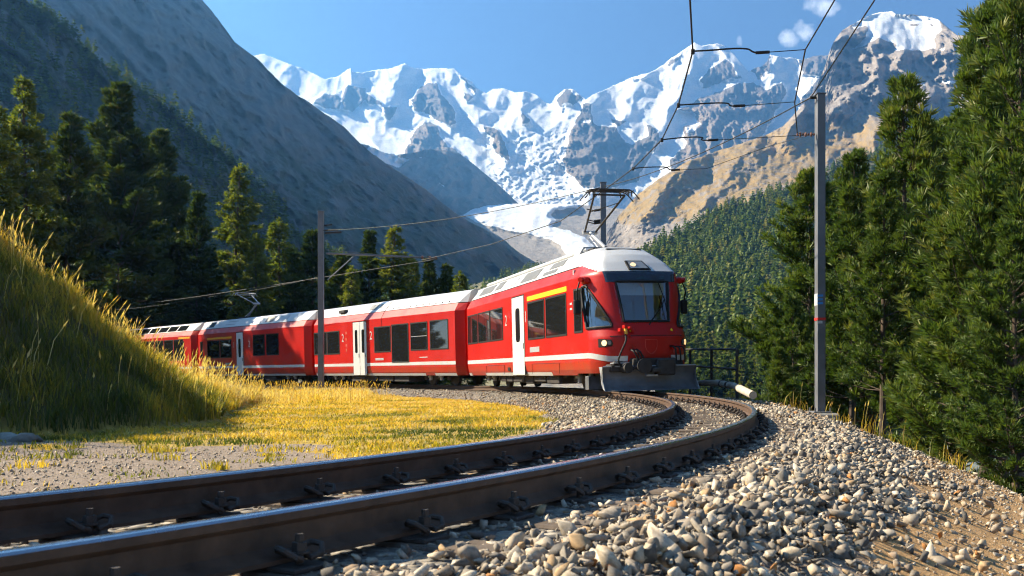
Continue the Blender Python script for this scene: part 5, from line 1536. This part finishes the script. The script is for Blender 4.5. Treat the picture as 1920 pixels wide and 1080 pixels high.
# far woods: dark trees on the shaded shoulder at the left and along the valley floor
wx_, WP = WOODED; WP = WP[2:]
g6 = np.random.default_rng(66)
sel = []
for _ in range(9000):
    r_, c_ = int(g6.integers(0, WP.shape[0] * .8)), int(g6.integers(20, WP.shape[1]))
    if g6.random() < (.85 if r_ < 6 else .35 if g6.random() < .6 else .1): sel.append(WP[r_, c_] + g6.normal(0, 4, 3) * np.array([1, 1, 0]))
sel = np.array(sel)[:2600]
mass('shaded_wood', sel - np.array([0, 0, 1.5]), g6.uniform(7, 14, len(sel)) * np.clip(sel[:, 1] / 900, .6, 1.4), M_MASS, 'dark conifer wood on the shaded mountain shoulder at the left', 72, True)
def valley_pt(px, py):
    D = 3600 * math.exp(-(py - 385) / 105.0) + 60
    return at(px, py, D)
vsel = []
for _ in range(4000):
    px, py = g6.uniform(560, 1090), g6.uniform(488, 590)
    line = float(curve_fn(TOPN)(px))
    if py < line + 4: continue
    if fbm(np.array(px / 28), np.array(py / 12), 3, 97) < .47: continue
    vsel.append(valley_pt(px, py)[:])
vsel = np.array(vsel)[:1300]
mass('valley_wood', vsel - np.array([0, 0, 1.0]), g6.uniform(7, 14, len(vsel)), M_MASS, 'scattered larch and pine wood on the valley floor behind the train', 73, True)
# ================================================================== GRASS
M_GRASS = foliage_mat('meadow_grass', [(0.0, (0.055, 0.08, 0.014)), (0.3, (0.20, 0.19, 0.028)), (0.52, (0.55, 0.38, 0.045)), (0.75, (0.68, 0.43, 0.085)), (1.0, (0.74, 0.58, 0.30))], .5, 0)
def blades(P, H, W, lean, g, T):
    """bent grass blades: a quad and a tip triangle each"""
    n = len(P)
    a = g.uniform(0, 6.28, n); sx, sy = np.cos(a) * W, np.sin(a) * W
    la = g.uniform(0, 6.28, n); L = H * lean * g.uniform(.3, 1.3, n)
    lx, ly = np.cos(la) * L, np.sin(la) * L
    V = np.empty((n, 5, 3))
    V[:, 0] = P + np.stack([-sx, -sy, np.zeros(n) - .02], -1); V[:, 1] = P + np.stack([sx, sy, np.zeros(n) - .02], -1)
    mid = P + np.stack([lx * .3, ly * .3, H * .58], -1)
    V[:, 2] = mid + np.stack([sx * .7, sy * .7, np.zeros(n)], -1); V[:, 3] = mid - np.stack([sx * .7, sy * .7, np.zeros(n)], -1)
    V[:, 4] = P + np.stack([lx, ly, H], -1)
    b = (np.arange(n) * 5)[:, None]
    return V.reshape(-1, 3), [b + np.array([[0, 1, 2, 3]]), b + np.array([[3, 2, 4]])], np.repeat(T, 5)
def grass_obj(name, sets, label, kindlab='grass'):
    Vs, Q, T3, Ts, base = [], [], [], [], 0
    for V, F, T in sets:
        Vs.append(V); Q.append(F[0] + base); T3.append(F[1] + base); Ts.append(T); base += len(V)
    me = np_mesh(name, np.concatenate(Vs), [np.concatenate(Q), np.concatenate(T3)], [M_GRASS])
    attr_f(me, 'tint', np.clip(np.concatenate(Ts), 0, 1))
    return tag(link(name, me), label, kindlab, kind='stuff')
g7 = np.random.default_rng(77)
def crest_dist(x, y):
    return seg_dist(x, y, [(p[0], p[1]) for p in CREST])
# bank
n = 260000
x = g7.uniform(-19, -4, n); y = g7.uniform(10, 36, n); hz = hill_z(x, y)
cd = crest_dist(x, y)
poly_ = [(p[0], p[1]) for p in CREST] + FOOT[::-1]
nearb = in_poly(x, y, poly_)
u_ = 960 + FPX * x / np.maximum(y, 1)
ok = (hz > .03) & (nearb | (cd < 1.6)) & (u_ > -140) & (g7.random(n) < .80)
x, y, hz, cd, nearb = x[ok], y[ok], hz[ok], cd[ok], nearb[ok]
z = ground_z(x, y)
pat = fbm(x / .9, y / .9, 3, 101); pat2 = fbm(x / 3, y / 3, 3, 105)
top = sstep(1.9, .3, cd)
clump = sstep(.55, .68, fbm(x / .45, y / .45, 3, 107))
H = (.10 + .28 * np.clip(pat - .2, 0, 1) + .08 * top + .14 * clump) * g7.uniform(.7, 1.5, len(x))
T = .20 + .75 * (pat - .4) + .52 * sstep(2.3, .5, cd) - .12 * clump + .30 * (pat2 - .45) + g7.normal(0, .10, len(x)) + .15 * sstep(20, 30, y)  # crest golden and face dull: dry grass plus sunlight and shade put into tint
set1 = blades(np.stack([x, y, z], -1), H, g7.uniform(.006, .013, len(x)), .55, g7, T)
# short lawn
n = 330000
x = g7.uniform(-16, 3, n); y = g7.uniform(5.5, 47, n)
s, o = near_track(x, y)
n1 = fbm(x / 1.4, y / 1.4, 4, 33) - .5; n2 = fbm(x / 4.0, y / 4.0, 4, 35) - .5
lw_ = sstep(-.35, .35, np.maximum(y - 12.4 + n1 * 2.5 + n2 * 2, x + 2.5 + n1 * 2.2 + n2 * 2.0)) * sstep(-2.5, -3.0, o + n1 * .8)
hz = hill_z(x, y); u_ = 960 + FPX * x / y
ok = (lw_ > g7.uniform(.15, .9, n)) & (hz < .05) & (o < -2.2) & (u_ > -50) & (u_ < 1120) & (g7.random(n) < .25 + .6 * sstep(.36, .48, fbm(x / .7, y / .7, 3, 119)))
x, y, s, o = x[ok], y[ok], s[ok], o[ok]
z = ground_z(x, y, s, o)
pat = fbm(x / 1.1, y / 1.1, 3, 111)
tall = sstep(29, 33, y) * sstep(-4.2, -6.2, x) * sstep(.35, .6, fbm(x / .8, y / .8, 3, 113))
H = (.020 + .05 * pat) * g7.uniform(.6, 1.6, len(x)) + tall * g7.uniform(.05, .32, len(x))
T = .52 + .9 * (pat - .5) - .55 * sstep(.5, .68, fbm(x / 2.6, y / 2.6, 3, 117)) * sstep(26, 16, y) + g7.normal(0, .12, len(x)) + .25 * tall + .12 * sstep(14, 30, y)
set2 = blades(np.stack([x, y, z], -1), H, g7.uniform(.004, .009, len(x)) * (1 + y / 30), .9, g7, T)
# tufts on the gravel and along the outer edge
tx, ty, tt, th = [], [], [], []
for _ in range(46):
    cx, cy = g7.uniform(-7.5, -2.4), g7.uniform(5.5, 13.0); m = int(g7.integers(25, 110)); r_ = g7.uniform(.05, .22)
    tx.append(cx + g7.normal(0, r_, m)); ty.append(cy + g7.normal(0, r_, m)); tt.append(np.full(m, g7.uniform(.1, .7))); th.append(np.full(m, g7.uniform(.03, .08)))
for _ in range(150):
    s_ = g7.uniform(1, 30); o_ = g7.uniform(3.1, 4.6); a_, b_2, _, _ = tr(s_, o_); m = int(g7.integers(8, 26)); r_ = g7.uniform(.05, .2)
    tx.append(float(a_) + g7.normal(0, r_, m)); ty.append(float(b_2) + g7.normal(0, r_, m)); tt.append(np.full(m, g7.uniform(.05, .7))); th.append(np.full(m, g7.uniform(.08, .3)))
x, y, T, H = map(np.concatenate, (tx, ty, tt, th))
s, o = near_track(x, y); z = ground_z(x, y, s, o)
set3 = blades(np.stack([x, y, z], -1), H * g7.uniform(.5, 1.5, len(x)), g7.uniform(.004, .010, len(x)), .8, g7, T + g7.normal(0, .1, len(x)))
grass_obj('bank_grass', [set1], 'thick meadow grass on the bank, golden along its sunlit crest')
grass_obj('lawn_grass', [set2], 'short golden grass on the flat lawn inside the curve')
grass_obj('grass_tufts', [set3], 'small grass tufts on the gravel and along the outer ballast edge')
# tall seed stalks
def stalks(P, H, g, T, wind=(-.1, .0)):
    n = len(P); la = g.normal(0, .16, (n, 2)) + np.array([[.10, 0.0]]); w = .0035 + .0030 * g.random(n)
    a = g.uniform(0, 3.14, n); s1 = np.stack([np.cos(a) * w, np.sin(a) * w, np.zeros(n)], -1)
    tip = P + np.stack([la[:, 0] * H, la[:, 1] * H, H], -1)
    mid = P + np.stack([la[:, 0] * H * .35, la[:, 1] * H * .35, H * .6], -1)
    V = np.empty((n, 12, 3))
    V[:, 0], V[:, 1], V[:, 2], V[:, 3] = P - s1, P + s1, mid + s1, mid - s1
    neck = mid + (tip - mid) * .52
    V[:, 4], V[:, 5] = neck + s1 * .7, neck - s1 * .7
    hd = tip - neck; q = s1 / w[:, None]; q2 = np.cross(hd, q); q2 /= np.linalg.norm(q2, axis=1)[:, None]
    hw = (.009 + .011 * g.random(n))[:, None]
    V[:, 6] = neck; V[:, 7] = neck + hd * .4 + q * hw; V[:, 8] = tip; V[:, 9] = neck + hd * .4 - q * hw
    V[:, 10] = neck + hd * .35 + q2 * hw; V[:, 11] = neck + hd * .35 - q2 * hw
    b = (np.arange(n) * 12)[:, None]
    Q = np.concatenate([b + np.array([[0, 1, 2, 3]]), b + np.array([[3, 2, 4, 5]]), b + np.array([[6, 7, 8, 9]]), b + np.array([[6, 10, 8, 11]])])
    return V.reshape(-1, 3), [Q, b + np.array([[5, 4, 8]])], np.repeat(T, 12)
n = 26000
x = g7.uniform(-17, -4, n); y = g7.uniform(11, 36, n); hz = hill_z(x, y); cd = crest_dist(x, y); nb = in_poly(x, y, poly_)
p_ = np.where(nb, .07 + .93 * sstep(1.3, .1, cd), .75 * (cd < 1.5)) * (hz > .05) * np.where(fbm(x / .7, y / .7, 3, 121) > .45, 1, .25)
ok = g7.random(n) < p_ * .75
x, y, cd = x[ok], y[ok], cd[ok]
setA = stalks(np.stack([x, y, ground_z(x, y)], -1), g7.uniform(.38, .95, len(x)), g7, g7.normal(.94, .08, len(x)))
n = 900
x = g7.uniform(-13, -4.4, n); y = g7.uniform(27, 43, n)
s, o = near_track(x, y); ok = (o < -2.6) & (x < -5.0 + (y < 34) * .6)
x, y = x[ok], y[ok]
setB = stalks(np.stack([x, y, ground_z(x, y)], -1), g7.uniform(.3, .75, len(x)), g7, g7.normal(.82, .1, len(x)))
n = 110
s_ = g7.uniform(2, 28, n); o_ = g7.uniform(3.3, 4.4, n); x, y, _, _ = tr(s_, o_)
setC = stalks(np.stack([x, y, ground_z(x, y)], -1), g7.uniform(.25, .75, n), g7, g7.normal(.9, .08, n))
grass_obj('grass_stalks', [setA, setB, setC], 'tall straw-coloured seed stalks along the crest of the bank')

# ================================================================== TRACKSIDE THINGS
M_MAST = simple('galvanised_mast_steel', (0.15, 0.155, 0.165), .5, .3, .4, .18, 3)
M_CONC = simple('weathered_concrete', (0.36, 0.34, 0.30), .95, 0, .2, .3, 5, .5)
M_WIRE = simple('dark_wire', (0.035, 0.033, 0.032), .6, .3, .3)
M_WIREL = simple('bright_wire', (0.38, 0.39, 0.40), .4, .6, .4)
M_BLUE = simple('blue_marking', (0.04, 0.22, 0.55), .5)
M_MRED = simple('red_marking', (0.55, 0.03, 0.02), .5)
def mast(px, d, w, dp, ytop, label, lean=0.0, z0=None):
    p = at(px, 700, d); zb = gz(p.x, p.y) if z0 is None else z0; zt = at(px, ytop, d).z
    e = empty('catenary_mast', (p.x, p.y, zb)); tag(e, label, 'mast', 'catenary masts along the track')
    h = zt - zb
    m = MB()
    for sg in (-1, 1): m.bbox(-w / 2, w / 2, sg * dp / 2 - .012, sg * dp / 2 + .012, .08, h, .004)
    m.box(-w / 2 + .004, -w / 2 + .016, -dp / 2 + .012, dp / 2 - .012, .08, h - .002); m.box(w / 2 - .016, w / 2 - .004, -dp / 2 + .012, dp / 2 - .012, .08, h - .002)
    m.build('post', M_MAST, e)
    MB().bbox(-w * .62, w * .62, -dp * .62, dp * .62, h, h + .02, .004).build('top_plate', M_MAST, e)
    b = MB(); b.bbox(-w * 1.2, w * 1.2, -dp * 1.2, dp * 1.2, .045, .085, .008)
    for sx in (-1, 1):
        for sy in (-1, 1): b.tube([(sx * w * .95, sy * dp * .95, .05), (sx * w * .95, sy * dp * .95, .16)], .018, 6)
    b.build('base_plate', M_MAST, e)
    MB().bbox(-w * 1.7, w * 1.9, -dp * 1.8, dp * 1.8, -.5, .05, .04).build('footing', M_CONC, e)
    return e, p, zb, h
mR, pR, zR, hR = mast(1537.5, 21.6, .17, .20, 178, 'tall steel mast with blue and red markings on the right of the track')
mM, pM, zM, hM = mast(1131, 37.0, .20, .20, 343, 'mast rising behind the pantograph of the leading railcar')
mL, pL, zL, hL = mast(602, 47.1, .25, .24, 397, 'steel mast with long bracket arm in front of the middle railcar')
def zr(y, d, z0): return at(0, y, d).z - z0
for y0, y1, m in ((553, 557, M_BLUE), (560, 564, M_BLUE), (567, 571, M_BLUE)):
    MB().box(-.092, .03, -.1145, -.111, zr(y1, 21.6, zR), zr(y0, 21.6, zR)).build('blue_mark', m, mR)
MB().box(-.0895, -.0865, -.113, .113, zr(573, 21.6, zR), zr(551, 21.6, zR)).build('white_mark', M_WHITE, mR)
MB().bbox(-.094, .094, -.120, .120, zr(601, 21.6, zR), zr(596, 21.6, zR), .003).build('red_band', M_MRED, mR)
MB().box(-.091, .02, -.1145, -.111, zr(607, 21.6, zR), zr(602, 21.6, zR)).build('white_label', M_WHITE, mR)
ins = MB(); ins.tube([(-.09, 0, zr(183, 21.6, zR)), (-.22, 0, zr(183, 21.6, zR))], .03, 8); ins.build('wire_clamp', M_WIRE, mR)
ins = MB()
for k in range(7): ins.tube([(-.12 - .06 * k, 0, zr(252, 21.6, zR)), (-.145 - .06 * k, 0, zr(252, 21.6, zR))], .05 if k % 2 else .03, 10)
ins.build('insulator', M_BRASS, mR)
for yy in (393, 413, 417):
    ins = MB(); ins.tube([(-.1, 0, zr(yy, 37, zM)), (-.34, 0, zr(yy + 2, 37, zM))], .045, 8); ins.tube([(-.34, 0, zr(yy + 2, 37, zM)), (-.62, 0, zr(yy - 1, 37, zM))], .02, 6); ins.build('insulator', M_WIRE, mM)
# bracket arm of the left mast reaching over the track
a_ = at(612, 475, 47.1); b_2 = at(820, 484, 49.6)
off = Vector((pL.x, pL.y, zL))
arm = MB(); arm.tube([a_ - off, b_2 - off], .045, 10); arm.tube([(a_ + Vector((0, 0, .16))) - off, (a_.lerp(b_2, .55) + Vector((0, 0, .03))) - off], .015, 6); arm.build('bracket_arm', M_MAST, mL)
sy_ = MB(); sy_.tube([at(614, 525, 47.1) - off, at(665, 479, 47.7) - off], .025, 8); sy_.build('stay', M_MAST, mL)
for f in (.86, .93, .985):
    i_ = MB(); c = a_.lerp(b_2, f) - off; i_.tube([c + Vector((-.05, 0, 0)), c + Vector((.05, 0, 0))], .085, 10); i_.build('insulator', M_BRASS, mL)
for yy, x2 in ((423, 622), (432, 640), (437, 640)):
    i_ = MB(); i_.tube([at(609, yy, 47.1) - off, at(x2, yy - 2, 47.4) - off], .04, 8); i_.build('wire_clamp', M_WIRE, mL)

def wire(name, pts, r, label, m=None, sag=0.0, grp=None):
    out = []
    for a, b in zip(pts[:-1], pts[1:]):
        a, b = Vector(a), Vector(b)
        k = max(2, int((b - a).length / 1.5))
        for i in range(k):
            t = i / k; p = a.lerp(b, t); p.z -= sag * 4 * t * (1 - t); out.append(p)
    out.append(Vector(pts[-1]))
    mb = MB(); mb.tube(out, r, 6)
    o = mb.build(name, m or M_WIRE)
    return tag(o, label, 'wire', grp)
over = lambda s, o_=.0, z=5.6: Vector((*[float(v) for v in tr(s, o_)[:2]], z))
N1, N2, N3, N4 = at(1299, 96, 15.9), at(1272, 197, 19.07), at(1241, 262, 21.9), at(1187, 316, 25.0)
PAN = at(1143, 349, 27.4)
wire('contact_wire', [over(-6, .15), over(0, .1), over(6, .1), N1, N2, N3, N4, PAN, over(31.5, .15), over(38, .15), over(44.5, .1), Vector(b_2) - Vector((0, 0, .05)), over(60, 0), over(72, 0), over(88, 0)], .014, 'contact wire hanging above the track from overhead to the pantograph')
B0 = at(1565, 0, 13.7); B1 = at(1510, 93, 15.9); B2 = at(1490, 192, 19.07); B3 = at(1495, 251, 21.8)
wire('pull_off_wire', [B0 + (B0 - B1) * 2.5, B0, B1, B2, B3], .012, 'wire left of the tall mast joining the outer ends of the curved pull-off arms')
topR = Vector((pR.x - .2, pR.y, at(0, 183, 21.6).z)); topM = Vector((pM.x, pM.y, at(0, 350, 37).z)); topL = Vector((pL.x, pL.y, at(0, 432, 47.1).z))
C0 = at(1640, 0, 16.1)
wire('feeder_wire', [C0 + (C0 - topR) * 1.6, C0, topR], .013, 'feeder wire running from the top of the tall mast to the upper right')
wire('feeder_wire', [topR, topM], .013, 'feeder wire slanting from the tall mast top to the mast behind the pantograph', sag=.25)
wire('feeder_wire', [topM, topL], .013, 'feeder wire crossing the glacier view between the middle and left masts', sag=.35)
wire('feeder_wire', [topL - Vector((0, 0, 2.2)), Vector(over(66, -2.6, 5.0)), over(80, -2.6, 5.0)], .008, 'thin wire running left from the left mast in front of the larches', M_WIRE, sag=.1)
wire('stay_wire', [at(1325, 316, 25.3), at(1440, 275, 26), at(1528, 250, 21.8)], .007, 'faint stay wire from the lowest pull-off arm back to the tall mast')
def pull_arm(pts, d, label):
    P_ = [at(px, py, d) for px, py in pts]
    P2 = []
    for i in range(len(P_) - 1):
        a, b = P_[i], P_[i + 1]; p0 = P_[max(i - 1, 0)]; p3 = P_[min(i + 2, len(P_) - 1)]
        for k in range(5):
            t = k / 5; P2.append(.5 * ((2 * a) + (b - p0) * t + (2 * p0 - 5 * a + 4 * b - p3) * t * t + (3 * a - p0 - 3 * b + p3) * t ** 3))
    P2.append(P_[-1])
    j = len(pts) - 2
    e = empty('contact_wire_holder', P_[0]); tag(e, label, 'pull-off arm', 'curved pull-off arms holding the contact wire')
    mb = MB(); mb.tube([p - P_[0] for p in P2[:5 * j + 1]], .014, 8); mb.build('curved_rod', M_WIRE, e)
    mb = MB(); mb.tube([P_[j] - P_[0], P_[-1] - P_[0]], .007, 6); mb.build('tie', M_WIRE, e)
    mb = MB(); c = P_[j] - P_[0]; mb.tube([c - Vector((.06, 0, 0)), c + Vector((.16, 0, .012))], .026, 8); mb.build('insulator', M_WIRE, e)
    mb = MB(); mb.bbox(-.03, .03, -.02, .02, -.05, .035, .008); mb.build('wire_clamp', M_WIRE, e)
pull_arm([(1299, 96), (1335, 94), (1375, 91), (1402, 92), (1424, 99), (1510, 93)], 15.9, 'highest pull-off arm crossing the snowy peak')
pull_arm([(1272, 197), (1305, 195), (1345, 193), (1365, 194), (1381, 199), (1490, 191)], 19.07, 'second highest pull-off arm below the snowy peak')
pull_arm([(1241, 262), (1268, 259), (1300, 257), (1318, 258), (1333, 263), (1532, 252)], 21.8, 'third pull-off arm ending at the tall mast')
pull_arm([(1187, 316), (1206, 314), (1235, 313), (1250, 314), (1263, 319), (1325, 316)], 25.2, 'lowest pull-off arm just above the pantograph')

# railing beyond the train
rl = empty('railing', at(1381, 740, 26.0)); tag(rl, 'dark metal railing with two bars behind the right side of the train front', 'railing')
o0 = Vector(rl.location)
RP = [(1382, 26.0), (1334, 28.6), (1294, 31.2), (1262, 34)]
tops = []
for px, d in RP:
    c = at(px, 655, d); b0 = Vector((c.x, c.y, gz(c.x, c.y) - .1)); tops.append(c)
    mb = MB(); q = b0 - o0; mb.bbox(q.x - .035, q.x + .035, q.y - .035, q.y + .035, q.z, c.z - o0.z, .006); mb.build('post', M_DARK, rl)
for dz in (0, -.52):
    mb = MB(); mb.tube([t + Vector((0, 0, dz)) - o0 for t in tops], .03, 8); mb.build('bar', M_DARK, rl)
# pipe lying at the ballast edge
pp = [at(1262, 724, 27.5), at(1300, 719, 26.6), at(1345, 718, 25.6), at(1375, 723, 24.6), at(1392, 731, 23.8), at(1412, 741, 22.9)]
pe = empty('drain_pipe', pp[-1]); tag(pe, 'pipe with shadow and sunlight in its colours lying along the ballast edge below the railing', 'pipe')
mb = MB(); mb.tube([p - pp[-1] for p in pp[:5]], .085, 14); mb.build('pipe', simple('pipe_shadow_half', (0.2, 0.18, 0.15), .8, 0, .3, .3, 8), pe, True)  # shadow over this length is put into the darker colour
mb = MB(); mb.tube([pp[3].lerp(pp[4], .7) - pp[-1], Vector((0, 0, 0))], .095, 14); mb.build('sunlit_end', simple('pipe_sunlit_tone', (0.46, 0.40, 0.31), .8, 0, .3, .2, 8), pe, True)  # lit end of the same pipe, its sunlight put into a paler colour
for t in (.3, .7):
    mb = MB(); c = pp[2].lerp(pp[3], t) - pp[-1]; dv = (pp[3] - pp[2]).normalized(); mb.tube([c - dv * .03, c + dv * .03], .1, 14); mb.build('collar', M_DARK, pe, True)
# rocks at the foot of the bank
M_ROCK = simple('lichen_rock', (0.24, 0.23, 0.20), .95, 0, .2, .4, 6, .8)
for px, d, r_, lab in ((16, 13.3, .17, 'pale rock at the foot of the bank, nearest the left edge'), (44, 13.2, .15, 'flat rock beside the pale one at the foot of the bank'), (66, 13.35, .11, 'small dark rock right of the flat one under the grass')):
    p = at(px, 812, d); V, F = stone_shape(int(px) + 500, 7)
    V = V * np.array([r_ * 1.1, r_, r_ * 1.1]); me = np_mesh('rock', V, F, [M_ROCK])
    o_ = link('rock', me); o_.location = (p.x, p.y, gz(p.x, p.y) + r_ * .25); tag(o_, lab, 'rock', 'rocks at the foot of the bank')

# ================================================================== AIR
lo = Vector((1e9,) * 3); hi = Vector((-1e9,) * 3)
bpy.context.view_layer.update()
for o in list(COL.objects):
    if o.type == 'MESH' and o.parent is None and not o.name.startswith('cloud'):
        for c in o.bound_box:
            w = o.matrix_world @ Vector(c)
            for k in range(3): lo[k] = min(lo[k], w[k]); hi[k] = max(hi[k], w[k])
mb = MB(); mb.box(lo.x - 200, hi.x + 200, min(lo.y, -60) - 200, hi.y + 300, lo.z - 3, hi.z + 40)
m_, nt_, b_ = mat_new('mountain_air'); nt_.nodes.remove(b_)
pv = nd(nt_, 'ShaderNodeVolumePrincipled'); pv.inputs['Color'].default_value = (0.15, 0.45, 1.0, 1); pv.inputs['Density'].default_value = 1.12e-4; pv.inputs['Anisotropy'].default_value = .5
lk(nt_, pv.outputs[0], nt_.nodes['Material Output'].inputs['Volume'])
haze = mb.build('haze', m_); tag(haze, 'thin blue mountain haze filling the valley air', 'haze', kind='stuff')
